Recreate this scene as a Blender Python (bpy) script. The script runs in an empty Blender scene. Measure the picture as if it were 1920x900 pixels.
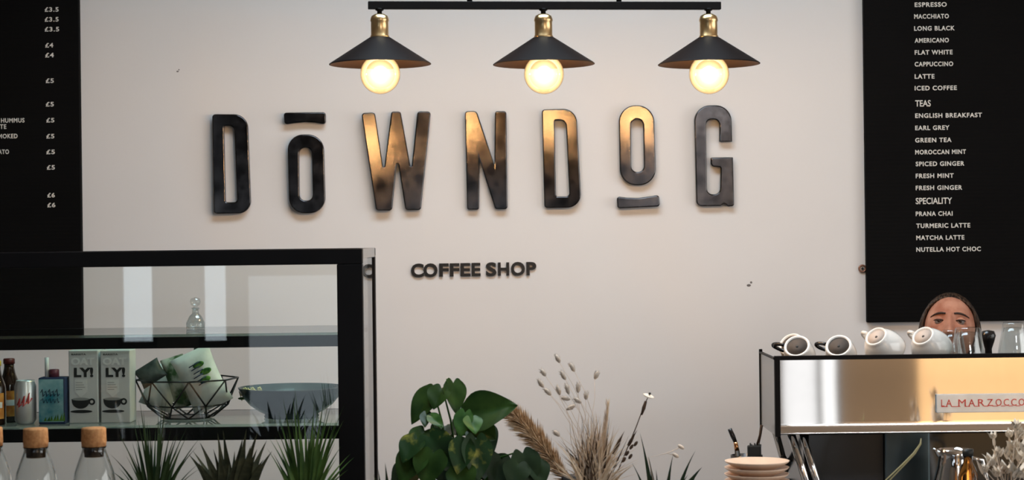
import bpy, bmesh, math, random
from mathutils import Vector, Matrix, Quaternion
random.seed(7)
PI = math.pi
SC = bpy.context.scene
COL = SC.collection

# ------------------------------------------------------------------ camera
F = 3600.0                       # focal length in pixels of the 1920x900 frame
EYE = 1.60
ROLL = 0.012
cam_d = bpy.data.cameras.new('camera')
cam_d.sensor_width = 36.0
cam_d.lens = 36.0 * F / 1920.0
cam_d.clip_start = 0.05
cam_d.dof.use_dof = True
cam_d.dof.focus_distance = 5.3
cam_d.dof.aperture_fstop = 6.3
cam = bpy.data.objects.new('camera', cam_d)
cam.location = (0, 0, EYE)
cam.rotation_euler = (Matrix.Rotation(PI / 2, 3, 'X') @ Matrix.Rotation(-ROLL, 3, 'Z')).to_euler()
COL.objects.link(cam)
SC.camera = cam

# ------------------------------------------------------------------ view, world, light
vs = SC.view_settings
vs.view_transform = 'Standard'
vs.look = 'None'
vs.gamma = 1.0
vs.exposure = 0.0
vs.use_curve_mapping = False
cy = SC.cycles
cy.max_bounces = 10
cy.diffuse_bounces = 5
cy.glossy_bounces = 5
cy.transmission_bounces = 8
cy.transparent_max_bounces = 16
cy.caustics_reflective = False
cy.caustics_refractive = False
cy.sample_clamp_indirect = 4.0

world = bpy.data.worlds.new('daylight')
SC.world = world
world.use_nodes = True
world.node_tree.nodes['Background'].inputs[0].default_value = (0.75, 0.87, 1.0, 1)
world.node_tree.nodes['Background'].inputs[1].default_value = 1.0

XL, XR, YF, YB, ZC = -3.6, 3.7, -3.0, 6.2, 3.15       # room
# windows: (name, wall, a0, a1, z0, z1, radiance, colour)
WINDOWS = [
    ('window_1', 'front', -2.52, -2.27, 0.95, 2.55, 3.4, (0.80, 0.92, 1.0)),
    ('window_2', 'front', -2.00, -1.80, 0.95, 2.55, 3.0, (0.80, 0.92, 1.0)),
    ('window_3', 'front', -1.72, -0.22, 0.30, 1.42, 0.5, (0.86, 0.94, 1.0)),
    ('window_5', 'front', 0.95, 1.52, 1.48, 2.04, 4.6, (0.95, 0.96, 1.0)),
    ('window_6', 'front', 1.60, 1.85, 0.20, 2.60, 0.60, (1.0, 0.89, 0.79)),
    ('window_7', 'front', 1.86, 1.98, 0.20, 2.60, 0.95, (1.0, 0.96, 0.91)),
    ('window_4', 'right', 0.9, 4.6, 0.75, 2.65, 2.75, (0.98, 0.93, 0.86)),
]

def area_light(name, loc, rot, sx, sy, radiance, col):
    ld = bpy.data.lights.new(name, 'AREA')
    ld.shape = 'RECTANGLE'
    ld.size, ld.size_y = sx, sy
    ld.energy = radiance * PI * sx * sy
    ld.color = col
    o = bpy.data.objects.new(name, ld)
    o.location = loc
    o.rotation_euler = rot
    COL.objects.link(o)
    return o

FILL_OPENING = (1.7, 3.3, 2.72, 3.08, 24.0)  # unseen high opening added as fill for the fronts of things
area_light('daylight', ((FILL_OPENING[0] + FILL_OPENING[1]) / 2, YF - 0.10, (FILL_OPENING[2] + FILL_OPENING[3]) / 2), (PI / 2, 0, 0), FILL_OPENING[1] - FILL_OPENING[0], FILL_OPENING[3] - FILL_OPENING[2], FILL_OPENING[4], (0.90, 0.95, 1.0))
for (n, w, a0, a1, z0, z1, L, c) in WINDOWS:
    if w == 'front':
        area_light('daylight', ((a0 + a1) / 2, YF - 0.10, (z0 + z1) / 2), (PI / 2, 0, 0), a1 - a0, z1 - z0, L, c)
    else:
        area_light('daylight', (XR + 0.10, (a0 + a1) / 2, (z0 + z1) / 2), (PI / 2, 0, PI / 2), a1 - a0, z1 - z0, L, c)
# unseen ceiling opening added to brighten the back wall: x0, x1, y0, y1, radiance
CEIL_FILL = (-0.7, 0.9, 3.9, 4.9, 11.8)
area_light('daylight', ((CEIL_FILL[0] + CEIL_FILL[1]) / 2, (CEIL_FILL[2] + CEIL_FILL[3]) / 2, ZC + 0.09), (0, 0, 0), CEIL_FILL[1] - CEIL_FILL[0], CEIL_FILL[3] - CEIL_FILL[2], CEIL_FILL[4], (0.68, 0.86, 1.0))
BULB_W = 9.5
BULB_COL = (1.0, 0.60, 0.26)
# added warm spot on unseen panelling, giving the machine its orange reflection
sp = bpy.data.lights.new('added_panel_spot', 'SPOT')
sp.energy = 800
sp.color = (1.0, 0.72, 0.42)
sp.spot_size = 1.5
sp.spot_blend = 0.6
sp.shadow_soft_size = 0.08
spo = bpy.data.objects.new('added_panel_spot', sp)
spo.location = (2.95, -1.2, 2.9)
spo.rotation_euler = (Vector((2.95, -3.0, 0.75)) - Vector(spo.location)).to_track_quat('-Z', 'Y').to_euler()
COL.objects.link(spo)

# ------------------------------------------------------------------ helpers
def at(px, py, d):
    u, v = px - 960.0, py - 450.0
    c, s = math.cos(ROLL), math.sin(ROLL)
    return Vector(((u * c - v * s) * d / F, d, EYE - (u * s + v * c) * d / F))

def tag(o, label=None, cat=None, group=None, kind=None):
    if label: o['label'] = label
    if cat: o['category'] = cat
    if group: o['group'] = group
    if kind: o['kind'] = kind
    return o

def empty(name, loc, label=None, cat=None, group=None):
    o = bpy.data.objects.new(name, None)
    o.empty_display_size = 0.05
    o.location = loc
    COL.objects.link(o)
    return tag(o, label, cat, group)

def world_loc(o):
    p = Vector((0, 0, 0))
    while o is not None:
        p += Vector(o.location)
        o = o.parent
    return p

def kids(o):
    return [c for c in list(COL.objects) if c.parent == o]

def copy_tree(o, parent=None):
    c = o.copy()
    COL.objects.link(c)
    c.parent = parent
    for ch in kids(o):
        copy_tree(ch, c)
    return c

class MB:
    """collects shapes into one mesh"""
    def __init__(self):
        self.bm = bmesh.new()

    def box(self, x0, x1, y0, y1, z0, z1, bev=0.0, seg=2):
        r = bmesh.ops.create_cube(self.bm, size=1.0)
        vv = r['verts']
        for v in vv:
            v.co = Vector((x0 + (v.co.x + .5) * (x1 - x0), y0 + (v.co.y + .5) * (y1 - y0), z0 + (v.co.z + .5) * (z1 - z0)))
        if bev > 0:
            es = list({e for v in vv for e in v.link_edges})
            bmesh.ops.bevel(self.bm, geom=es, offset=bev, segments=seg, profile=0.5, affect='EDGES')
        return self

    def lathe(self, prof, M=None, seg=32, smooth=True):
        """prof: list of (r, z)"""
        M = M or Matrix.Identity(4)
        rings = []
        for (r, z) in prof:
            if r < 1e-6:
                rings.append([self.bm.verts.new(M @ Vector((0, 0, z)))])
            else:
                rings.append([self.bm.verts.new(M @ Vector((r * math.cos(2 * PI * k / seg), r * math.sin(2 * PI * k / seg), z))) for k in range(seg)])
        for a, b in zip(rings, rings[1:]):
            for k in range(seg):
                k2 = (k + 1) % seg
                if len(a) == 1 and len(b) == 1:
                    continue
                if len(a) == 1:
                    f = (a[0], b[k2], b[k])
                elif len(b) == 1:
                    f = (a[k], a[k2], b[0])
                else:
                    f = (a[k], a[k2], b[k2], b[k])
                try:
                    self.bm.faces.new(f).smooth = smooth
                except ValueError:
                    pass
        return self

    def tube(self, pts, rad, seg=8, cap=True, flat=1.0):
        pts = [Vector(p) for p in pts]
        n = len(pts)
        if not hasattr(rad, '__len__'):
            rad = [rad] * n
        rings = []
        up = None
        for i in range(n):
            t = (pts[min(i + 1, n - 1)] - pts[max(i - 1, 0)]).normalized()
            if up is None:
                up = Vector((0, 0, 1)) if abs(t.z) < 0.9 else Vector((0, 1, 0))
            side = t.cross(up).normalized()
            up = side.cross(t).normalized()
            rings.append([self.bm.verts.new(pts[i] + rad[i] * (math.cos(2 * PI * k / seg) * side + flat * math.sin(2 * PI * k / seg) * up)) for k in range(seg)])
        for a, b in zip(rings, rings[1:]):
            for k in range(seg):
                self.bm.faces.new((a[k], a[(k + 1) % seg], b[(k + 1) % seg], b[k])).smooth = True
        if cap:
            self.bm.faces.new(rings[0][::-1])
            self.bm.faces.new(rings[-1])
        return self

    def torus(self, R, r, M, s1=24, s2=10, a0=0.0, a1=2 * PI, flat=1.0):
        closed = abs(a1 - a0 - 2 * PI) < 1e-6
        n = s1 if closed else s1 + 1
        rings = []
        for i in range(n):
            a = a0 + (a1 - a0) * i / s1
            rings.append([self.bm.verts.new(M @ Vector(((R + r * math.cos(2 * PI * k / s2)) * math.cos(a), (R + r * math.cos(2 * PI * k / s2)) * math.sin(a), flat * r * math.sin(2 * PI * k / s2)))) for k in range(s2)])
        m = n if closed else n - 1
        for i in range(m):
            a, b = rings[i], rings[(i + 1) % n]
            for k in range(s2):
                self.bm.faces.new((a[k], b[k], b[(k + 1) % s2], a[(k + 1) % s2])).smooth = True
        return self

    def ball(self, c, r, u=16, v=10, scale=(1, 1, 1), rot=None):
        M = Matrix.Translation(c) @ (rot.to_4x4() if rot else Matrix.Identity(4)) @ Matrix.Diagonal((r * scale[0], r * scale[1], r * scale[2], 1))
        res = bmesh.ops.create_uvsphere(self.bm, u_segments=u, v_segments=v, radius=1.0, matrix=M)
        for w in res['verts']:
            for f in w.link_faces:
                f.smooth = True
        return self

    def poly(self, pts):
        self.bm.faces.new([self.bm.verts.new(Vector(p)) for p in pts])
        return self

    def quads(self, rows, smooth=True):
        """rows: list of lists of points, all one length"""
        vr = [[self.bm.verts.new(Vector(p)) for p in row] for row in rows]
        for a, b in zip(vr, vr[1:]):
            for k in range(len(a) - 1):
                f = self.bm.faces.new((a[k], a[k + 1], b[k + 1], b[k]))
                f.smooth = smooth
        return self

    def mesh(self, me, M=None):
        n0 = len(self.bm.verts)
        self.bm.from_mesh(me)
        if M is not None:
            self.bm.verts.ensure_lookup_table()
            for v in list(self.bm.verts)[n0:]:
                v.co = M @ v.co
        return self

    def build(self, name, mat, parent=None, local=False, origin=None, recalc=True):
        if recalc:
            bmesh.ops.recalc_face_normals(self.bm, faces=self.bm.faces)
        me = bpy.data.meshes.new(name)
        if parent is not None and not local:
            self.bm.transform(Matrix.Translation(-world_loc(parent)))
        elif origin is not None:
            self.bm.transform(Matrix.Translation(-Vector(origin)))
        self.bm.to_mesh(me)
        self.bm.free()
        if mat: me.materials.append(mat)
        o = bpy.data.objects.new(name, me)
        if origin is not None and parent is None:
            o.location = origin
        o.parent = parent
        COL.objects.link(o)
        return o

def axis_matrix(p, n, spin=0.0):
    """local +Z along n, origin at p"""
    q = Vector((0, 0, 1)).rotation_difference(Vector(n).normalized())
    return Matrix.Translation(p) @ q.to_matrix().to_4x4() @ Matrix.Rotation(spin, 4, 'Z')

# ------------------------------------------------------------------ materials
def base_mat(name):
    m = bpy.data.materials.new(name)
    m.use_nodes = True
    nt = m.node_tree
    return m, nt, nt.nodes['Principled BSDF']

def mat(name, col, rough=0.5, metal=0.0, var=0.08, scale=30.0, bump=0.0, bscale=200.0, spec=0.5, coat=0.0, aniso=None, rvar=0.0):
    m, nt, b = base_mat(name)
    N, L = nt.nodes, nt.links
    tc = N.new('ShaderNodeTexCoord')
    nz = N.new('ShaderNodeTexNoise')
    nz.inputs['Scale'].default_value = scale
    nz.inputs['Detail'].default_value = 4
    L.new(tc.outputs['Object'], nz.inputs['Vector'])
    mp = N.new('ShaderNodeMapRange')
    mp.inputs[1].default_value, mp.inputs[2].default_value = 0.3, 0.7
    mp.inputs[3].default_value, mp.inputs[4].default_value = 1 - var, 1 + var
    L.new(nz.outputs['Fac'], mp.inputs[0])
    mx = N.new('ShaderNodeVectorMath')
    mx.operation = 'SCALE'
    mx.inputs[0].default_value = col
    L.new(mp.outputs[0], mx.inputs['Scale'])
    L.new(mx.outputs[0], b.inputs['Base Color'])
    b.inputs['Roughness'].default_value = rough
    b.inputs['Metallic'].default_value = metal
    b.inputs['Specular IOR Level'].default_value = spec
    b.inputs['Coat Weight'].default_value = coat
    if rvar:
        mr = N.new('ShaderNodeMapRange')
        mr.inputs[1].default_value, mr.inputs[2].default_value = 0.3, 0.7
        mr.inputs[3].default_value, mr.inputs[4].default_value = rough - rvar, rough + rvar
        L.new(nz.outputs['Fac'], mr.inputs[0])
        L.new(mr.outputs[0], b.inputs['Roughness'])
    if bump:
        n2 = N.new('ShaderNodeTexNoise')
        n2.inputs['Scale'].default_value = bscale
        n2.inputs['Detail'].default_value = 3
        L.new(tc.outputs['Object'], n2.inputs['Vector'])
        bp = N.new('ShaderNodeBump')
        bp.inputs['Strength'].default_value = bump
        bp.inputs['Distance'].default_value = 0.002
        L.new(n2.outputs['Fac'], bp.inputs['Height'])
        L.new(bp.outputs[0], b.inputs['Normal'])
    if aniso is not None:
        b.inputs['Anisotropic'].default_value = aniso
        tg = N.new('ShaderNodeCombineXYZ')
        tg.inputs[2].default_value = 1.0
        L.new(tg.outputs[0], b.inputs['Tangent'])
    return m

def two_tone(name, c1, c2, lo, hi, scale=20.0, rough=0.5, stretch=(1, 1, 1), bump=0.0, trans=0.0):
    m, nt, b = base_mat(name)
    N, L = nt.nodes, nt.links
    tc = N.new('ShaderNodeTexCoord')
    mpn = N.new('ShaderNodeMapping')
    mpn.inputs['Scale'].default_value = stretch
    L.new(tc.outputs['Object'], mpn.inputs['Vector'])
    nz = N.new('ShaderNodeTexNoise')
    nz.inputs['Scale'].default_value = scale
    nz.inputs['Detail'].default_value = 5
    L.new(mpn.outputs[0], nz.inputs['Vector'])
    cr = N.new('ShaderNodeValToRGB')
    cr.color_ramp.elements[0].position, cr.color_ramp.elements[1].position = lo, hi
    cr.color_ramp.elements[0].color = (*c1, 1)
    cr.color_ramp.elements[1].color = (*c2, 1)
    L.new(nz.outputs['Fac'], cr.inputs[0])
    L.new(cr.outputs[0], b.inputs['Base Color'])
    b.inputs['Roughness'].default_value = rough
    b.inputs['Specular IOR Level'].default_value = 0.16
    if bump:
        bp = N.new('ShaderNodeBump')
        bp.inputs['Strength'].default_value = bump
        bp.inputs['Distance'].default_value = 0.003
        L.new(nz.outputs['Fac'], bp.inputs['Height'])
        L.new(bp.outputs[0], b.inputs['Normal'])
    return m

def thin_glass(name, tint=(0.96, 0.98, 0.97), rough=0.0, ior=1.5):
    m, nt, b = base_mat(name)
    N, L = nt.nodes, nt.links
    N.remove(b)
    tr = N.new('ShaderNodeBsdfTransparent')
    tr.inputs[0].default_value = (*tint, 1)
    gl = N.new('ShaderNodeBsdfGlossy')
    gl.inputs['Roughness'].default_value = rough
    ge = N.new('ShaderNodeNewGeometry')
    dt = N.new('ShaderNodeVectorMath'); dt.operation = 'DOT_PRODUCT'
    L.new(ge.outputs['Normal'], dt.inputs[0]); L.new(ge.outputs['Incoming'], dt.inputs[1])
    ab = N.new('ShaderNodeMath'); ab.operation = 'ABSOLUTE'
    L.new(dt.outputs['Value'], ab.inputs[0])
    om = N.new('ShaderNodeMath'); om.operation = 'SUBTRACT'; om.inputs[0].default_value = 1.0
    L.new(ab.outputs[0], om.inputs[1])
    p5 = N.new('ShaderNodeMath'); p5.operation = 'POWER'; p5.inputs[1].default_value = 5.0
    L.new(om.outputs[0], p5.inputs[0])
    f0 = ((ior - 1) / (ior + 1)) ** 2
    fr = N.new('ShaderNodeMath'); fr.operation = 'MULTIPLY_ADD'; fr.inputs[1].default_value = 1 - f0; fr.inputs[2].default_value = f0
    L.new(p5.outputs[0], fr.inputs[0])
    mx = N.new('ShaderNodeMixShader')
    L.new(fr.outputs[0], mx.inputs[0])
    L.new(tr.outputs[0], mx.inputs[1])
    L.new(gl.outputs[0], mx.inputs[2])
    L.new(mx.outputs[0], N['Material Output'].inputs['Surface'])
    return m

def solid_glass(name, col=(1, 1, 1), ior=1.45, rough=0.0):
    m, nt, b = base_mat(name)
    b.inputs['Base Color'].default_value = (*col, 1)
    b.inputs['Transmission Weight'].default_value = 1.0
    b.inputs['IOR'].default_value = ior
    b.inputs['Roughness'].default_value = rough
    return m

M = {}
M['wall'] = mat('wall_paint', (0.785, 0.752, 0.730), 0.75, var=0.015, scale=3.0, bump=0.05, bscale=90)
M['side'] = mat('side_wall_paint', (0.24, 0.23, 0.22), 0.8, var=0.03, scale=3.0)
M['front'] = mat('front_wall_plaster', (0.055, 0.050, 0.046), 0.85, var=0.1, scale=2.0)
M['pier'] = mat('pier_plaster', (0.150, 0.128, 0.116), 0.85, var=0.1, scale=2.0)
M['ceiling'] = mat('pale_timber_ceiling', (0.60, 0.46, 0.34), 0.9, var=0.02)
M['floor'] = two_tone('concrete_floor', (0.20, 0.22, 0.25), (0.26, 0.28, 0.31), 0.3, 0.7, 6, 0.5, (1, 8, 1))
M['timber'] = two_tone('timber_panelling', (0.76, 0.62, 0.46), (0.86, 0.74, 0.58), 0.3, 0.7, 5, 0.5, (8, 1, 0.6))
M['board'] = mat('black_letter_board', (0.0045, 0.0042, 0.0042), 0.8, var=0.15, scale=4, spec=0.08)
def add_grooves(m, period=0.0125):
    nt = m.node_tree
    N, L = nt.nodes, nt.links
    tc = N.new('ShaderNodeTexCoord')
    w = N.new('ShaderNodeTexWave')
    w.wave_type = 'BANDS'
    w.bands_direction = 'Z'
    w.inputs['Scale'].default_value = 1.0 / period / PI / 2 * 2
    L.new(tc.outputs['Object'], w.inputs['Vector'])
    bp = N.new('ShaderNodeBump')
    bp.inputs['Strength'].default_value = 0.2
    bp.inputs['Distance'].default_value = 0.002
    L.new(w.outputs['Fac'], bp.inputs['Height'])
    L.new(bp.outputs[0], N['Principled BSDF'].inputs['Normal'])
add_grooves(M['board'])
M['letter_white'] = mat('white_plastic_lettering', (0.78, 0.74, 0.68), 0.5)
M['sign'] = mat('blackened_steel', (0.070, 0.064, 0.064), 0.132, metal=1.0, var=0.35, scale=26, bump=0.06, bscale=420, rvar=0.035)
M['sign_small'] = mat('black_lacquer', (0.006, 0.0055, 0.0055), 0.3, var=0.2, scale=40)
M['black_metal'] = mat('black_powder_coat', (0.008, 0.0068, 0.0066), 0.45, var=0.1, scale=20, bump=0.04, bscale=600, spec=0.08)
M['case_metal'] = mat('case_black_frame', (0.006, 0.0055, 0.0060), 0.42, var=0.12, scale=9, spec=0.10)
M['shade_black'] = mat('shade_black_enamel', (0.009, 0.006, 0.0055), 0.5, var=0.1, scale=20, spec=0.06)
M['brass'] = mat('aged_brass', (0.72, 0.49, 0.24), 0.30, metal=1.0, var=0.12, scale=30)
M['glass'] = thin_glass('clear_pane')
M['shelf_glass'] = thin_glass('green_edge_glass', (0.80, 0.93, 0.87))
M['bottle_glass'] = solid_glass('clear_bottle_glass', (0.97, 0.985, 0.98))
M['tumbler_glass'] = thin_glass('clear_tumbler_glass', (0.94, 0.965, 0.965), 0.03, 2.0)
M['cork'] = two_tone('cork', (0.42, 0.19, 0.075), (0.60, 0.31, 0.13), 0.35, 0.65, 120, 0.8, bump=0.3)
M['steel'] = mat('brushed_steel', (0.74, 0.70, 0.66), 0.065, metal=1.0, var=0.01, scale=40, aniso=0.9)
M['chrome'] = mat('polished_chrome', (0.72, 0.70, 0.68), 0.08, metal=1.0, var=0.02)
M['grey_panel'] = mat('grey_side_panel', (0.30, 0.31, 0.32), 0.25, metal=0.6, var=0.03)
M['teal_reflection'] = mat('teal_reflection_steel', (0.07, 0.09, 0.095), 0.25, metal=0.9, var=0.3, scale=12)
M['gloss_black'] = mat('gloss_black_panel', (0.010, 0.011, 0.012), 0.12, var=0.1)
M['ceramic'] = mat('white_glazed_ceramic', (0.89, 0.85, 0.80), 0.12, var=0.02, coat=0.4)
M['clay'] = mat('unglazed_clay', (0.075, 0.062, 0.054), 0.8, var=0.1)
M['bisque'] = mat('unglazed_foot', (0.56, 0.47, 0.41), 0.8, var=0.05)
M['handle_black'] = mat('black_glaze', (0.012, 0.010, 0.010), 0.25)
M['saucer'] = mat('cream_stoneware', (0.74, 0.54, 0.40), 0.35, var=0.05, scale=50)
M['plate'] = mat('logo_plate_enamel', (0.95, 0.92, 0.88), 0.25, metal=0.2)
M['red'] = mat('red_lettering', (0.75, 0.055, 0.035), 0.4)
M['counter'] = two_tone('grey_stained_counter', (0.15, 0.15, 0.15), (0.21, 0.205, 0.20), 0.3, 0.7, 5, 0.45, (1, 10, 1))
M['counter_front'] = mat('counter_front_dark', (0.04, 0.04, 0.042), 0.6)
M['pot_dark'] = mat('dark_pot', (0.035, 0.032, 0.03), 0.7)
M['pot_clay'] = mat('terracotta_pot', (0.42, 0.17, 0.09), 0.8)
M['soil'] = mat('soil', (0.03, 0.02, 0.013), 0.95, var=0.3, scale=80)
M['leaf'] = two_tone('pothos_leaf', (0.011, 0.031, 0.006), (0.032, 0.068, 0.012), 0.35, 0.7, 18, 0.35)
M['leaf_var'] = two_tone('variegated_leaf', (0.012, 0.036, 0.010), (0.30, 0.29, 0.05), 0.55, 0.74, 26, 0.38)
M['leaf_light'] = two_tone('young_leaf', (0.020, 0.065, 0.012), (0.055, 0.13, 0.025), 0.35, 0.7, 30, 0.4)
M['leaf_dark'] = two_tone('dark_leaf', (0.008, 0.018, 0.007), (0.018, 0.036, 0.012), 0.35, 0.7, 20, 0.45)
M['grass_dark'] = two_tone('dark_grass', (0.014, 0.034, 0.013), (0.05, 0.085, 0.028), 0.35, 0.7, 14, 0.45)
M['grass_bright'] = two_tone('bright_grass', (0.016, 0.048, 0.012), (0.10, 0.18, 0.042), 0.35, 0.7, 14, 0.45)
M['snake'] = two_tone('olive_succulent', (0.022, 0.027, 0.014), (0.07, 0.07, 0.035), 0.35, 0.75, 20, 0.5, (1, 1, 3))
M['straw'] = two_tone('dried_straw', (0.48, 0.34, 0.22), (0.78, 0.64, 0.47), 0.3, 0.7, 40, 0.8)
M['straw_pale'] = two_tone('pale_dried_stem', (0.56, 0.44, 0.34), (0.72, 0.62, 0.52), 0.3, 0.7, 40, 0.8)
M['straw_dark'] = two_tone('brown_dried_leaf', (0.035, 0.022, 0.016), (0.09, 0.055, 0.035), 0.3, 0.7, 40, 0.8)
M['bunny'] = mat('grey_tan_seed_head', (0.50, 0.43, 0.36), 0.95, var=0.15, scale=200)
M['pampas'] = two_tone('tan_plume', (0.28, 0.175, 0.095), (0.70, 0.53, 0.35), 0.3, 0.7, 90, 0.9)
M['petal'] = two_tone('dried_cream_petal', (0.70, 0.60, 0.48), (0.90, 0.84, 0.75), 0.3, 0.7, 30, 0.8)
M['carton'] = mat('grey_white_carton', (0.70, 0.70, 0.69), 0.55, var=0.03)
M['carton_side'] = mat('carton_print_light', (0.80, 0.80, 0.78), 0.55)
M['ink'] = mat('black_print', (0.010, 0.012, 0.011), 0.5)
M['ink_grey'] = mat('grey_print', (0.33, 0.34, 0.33), 0.5)
M['ink_white'] = mat('white_print', (0.86, 0.86, 0.84), 0.5)
M['amber'] = mat('dark_amber_bottle', (0.020, 0.008, 0.005), 0.12, coat=0.5)
M['amber_light'] = solid_glass('amber_glass', (0.80, 0.30, 0.05))
M['label_orange'] = two_tone('orange_label', (0.50, 0.14, 0.03), (0.75, 0.36, 0.08), 0.4, 0.6, 30, 0.5)
M['cap_red'] = mat('maroon_cap', (0.10, 0.012, 0.010), 0.35)
M['cap_yellow'] = mat('yellow_cap', (0.75, 0.55, 0.02), 0.4)
M['can'] = mat('silver_can', (0.76, 0.76, 0.76), 0.30, metal=0.45, var=0.04)
M['can_red'] = mat('can_red_script', (0.62, 0.06, 0.06), 0.4)
M['teal'] = two_tone('teal_carton_print', (0.03, 0.24, 0.32), (0.38, 0.64, 0.66), 0.35, 0.65, 22, 0.4)
M['navy'] = mat('navy_carton', (0.012, 0.03, 0.09), 0.4)
M['green_print'] = two_tone('green_print', (0.02, 0.10, 0.02), (0.13, 0.30, 0.05), 0.4, 0.6, 60, 0.5)
M['plum'] = mat('plum_cap', (0.13, 0.03, 0.05), 0.4)
M['bowl'] = two_tone('blue_grey_glaze', (0.020, 0.036, 0.042), (0.060, 0.088, 0.098), 0.35, 0.7, 12, 0.22)
M['bag_white'] = two_tone('white_bag', (0.60, 0.64, 0.60), (0.84, 0.86, 0.82), 0.3, 0.7, 30, 0.35, bump=0.4)
M['bag_green'] = two_tone('green_white_bag', (0.05, 0.11, 0.04), (0.55, 0.58, 0.48), 0.42, 0.60, 26, 0.35, bump=0.4)
M['bag_dark'] = two_tone('dark_bag', (0.02, 0.028, 0.025), (0.10, 0.12, 0.11), 0.4, 0.7, 20, 0.3, bump=0.3)
M['wire'] = mat('black_wire', (0.009, 0.009, 0.009), 0.4)
M['skin'] = two_tone('skin', (0.40, 0.150, 0.090), (0.55, 0.265, 0.175), 0.35, 0.65, 26, 0.45)
M['lip'] = mat('lips', (0.42, 0.12, 0.10), 0.45)
M['hair'] = two_tone('dark_brown_hair', (0.012, 0.007, 0.005), (0.13, 0.075, 0.048), 0.40, 0.75, 55, 0.38, (6, 1, 1), bump=0.4)
M['brow'] = mat('brow_hair', (0.045, 0.022, 0.014), 0.7)
M['eye_white'] = mat('eye_white', (0.24, 0.19, 0.17), 0.2)
M['iris'] = mat('brown_iris', (0.035, 0.018, 0.010), 0.15)
M['shirt'] = mat('dark_shirt', (0.03, 0.03, 0.035), 0.85, var=0.1)
M['trousers'] = mat('dark_trousers', (0.02, 0.022, 0.03), 0.85, var=0.1)
M['shoe'] = mat('black_shoe', (0.015, 0.015, 0.015), 0.5)
M['mark'] = mat('grey_scuff', (0.16, 0.14, 0.13), 0.8)
M['hook'] = mat('copper_eyelet', (0.30, 0.15, 0.10), 0.35, metal=0.7)
M['copper'] = mat('copper_ferrule', (0.72, 0.36, 0.16), 0.2, metal=1.0)
M['amber_label'] = mat('pale_label', (0.70, 0.52, 0.36), 0.5)
M['white_plastic'] = mat('white_plastic', (0.72, 0.74, 0.74), 0.35)

# ------------------------------------------------------------------ lettering helpers
def text_mesh(s, extrude=0.0, offset=0.0, space=1.0):
    cu = bpy.data.curves.new('t', 'FONT')
    cu.body = s
    cu.size = 1.0
    cu.extrude = extrude
    cu.offset = offset
    cu.space_character = space
    cu.resolution_u = 4
    o = bpy.data.objects.new('t', cu)
    COL.objects.link(o)
    bpy.context.view_layer.update()
    me = bpy.data.meshes.new_from_object(o.evaluated_get(bpy.context.evaluated_depsgraph_get()))
    bpy.data.objects.remove(o)
    bpy.data.curves.remove(cu)
    return me

def text_fit(mb, s, p_left_bottom, w, h, depth, offset=0.0, space=1.0, slope=ROLL * 0):
    """letters of s fitted into a w x h box on a plane facing the room (-Y), standing proud by depth"""
    me = text_mesh(s, 0.5, offset, space)
    xs = [v.co.x for v in me.vertices]; ys = [v.co.y for v in me.vertices]
    x0, x1, y0, y1 = min(xs), max(xs), min(ys), max(ys)
    sx, sy = w / max(x1 - x0, 1e-6), h / max(y1 - y0, 1e-6)
    p = Vector(p_left_bottom)
    for v in me.vertices:
        c = v.co.copy()
        v.co = Vector((p.x + (c.x - x0) * sx, p.y - (c.z + 0.5) * depth, p.z + (c.y - y0) * sy))
    mb.mesh(me)
    bpy.data.meshes.remove(me)
    return mb

def round_poly(pts):
    """pts: (x, y, r) -> smooth outline with rounded corners"""
    out = []
    n = len(pts)
    for i in range(n):
        p = Vector(pts[i][:2]); r = pts[i][2]
        a = Vector(pts[i - 1][:2]); b = Vector(pts[(i + 1) % n][:2])
        if r <= 0:
            out.append(p); continue
        da, db = (a - p), (b - p)
        la, lb = da.length, db.length
        da.normalize(); db.normalize()
        ang = da.angle(db)
        t = min(r / math.tan(ang / 2), la * 0.5, lb * 0.5)
        k = max(3, int(t / 2.0) + 2)
        pa, pb = p + da * t, p + db * t
        for j in range(k + 1):
            s = j / k
            # rational quadratic arc
            w = math.cos((PI - ang) / 2)
            q = ((1 - s) ** 2 * pa + 2 * w * s * (1 - s) * p + s * s * pb) / ((1 - s) ** 2 + 2 * w * s * (1 - s) + s * s)
            out.append(q)
    return out

def plate_from_outlines(name, outlines, thick, bevel, material):
    """closed outlines (world x, z about a centre) -> bevelled plate, facing -Y, back face on y = 0"""
    cu = bpy.data.curves.new('c', 'CURVE')
    cu.dimensions = '2D'
    cu.fill_mode = 'BOTH'
    cu.extrude = thick / 2 - bevel
    cu.bevel_depth = bevel
    cu.bevel_resolution = 2
    cu.offset = -bevel
    for ol in outlines:
        s = cu.splines.new('POLY')
        s.points.add(len(ol) - 1)
        for i, q in enumerate(ol):
            s.points[i].co = (q[0], q[1], 0, 1)
        s.use_cyclic_u = True
    o = bpy.data.objects.new('c', cu)
    COL.objects.link(o)
    bpy.context.view_layer.update()
    me = bpy.data.meshes.new_from_object(o.evaluated_get(bpy.context.evaluated_depsgraph_get()))
    bpy.data.objects.remove(o)
    me.name = name
    for v in me.vertices:
        c = v.co.copy()
        v.co = Vector((c.x, -c.z - thick / 2, c.y))
    me.materials.clear()
    me.materials.append(material)
    ob = bpy.data.objects.new(name, me)
    COL.objects.link(ob)
    return ob

# ------------------------------------------------------------------ room
def structure(mb, name, m):
    o = mb.build(name, m)
    o['kind'] = 'structure'
    return o

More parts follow.
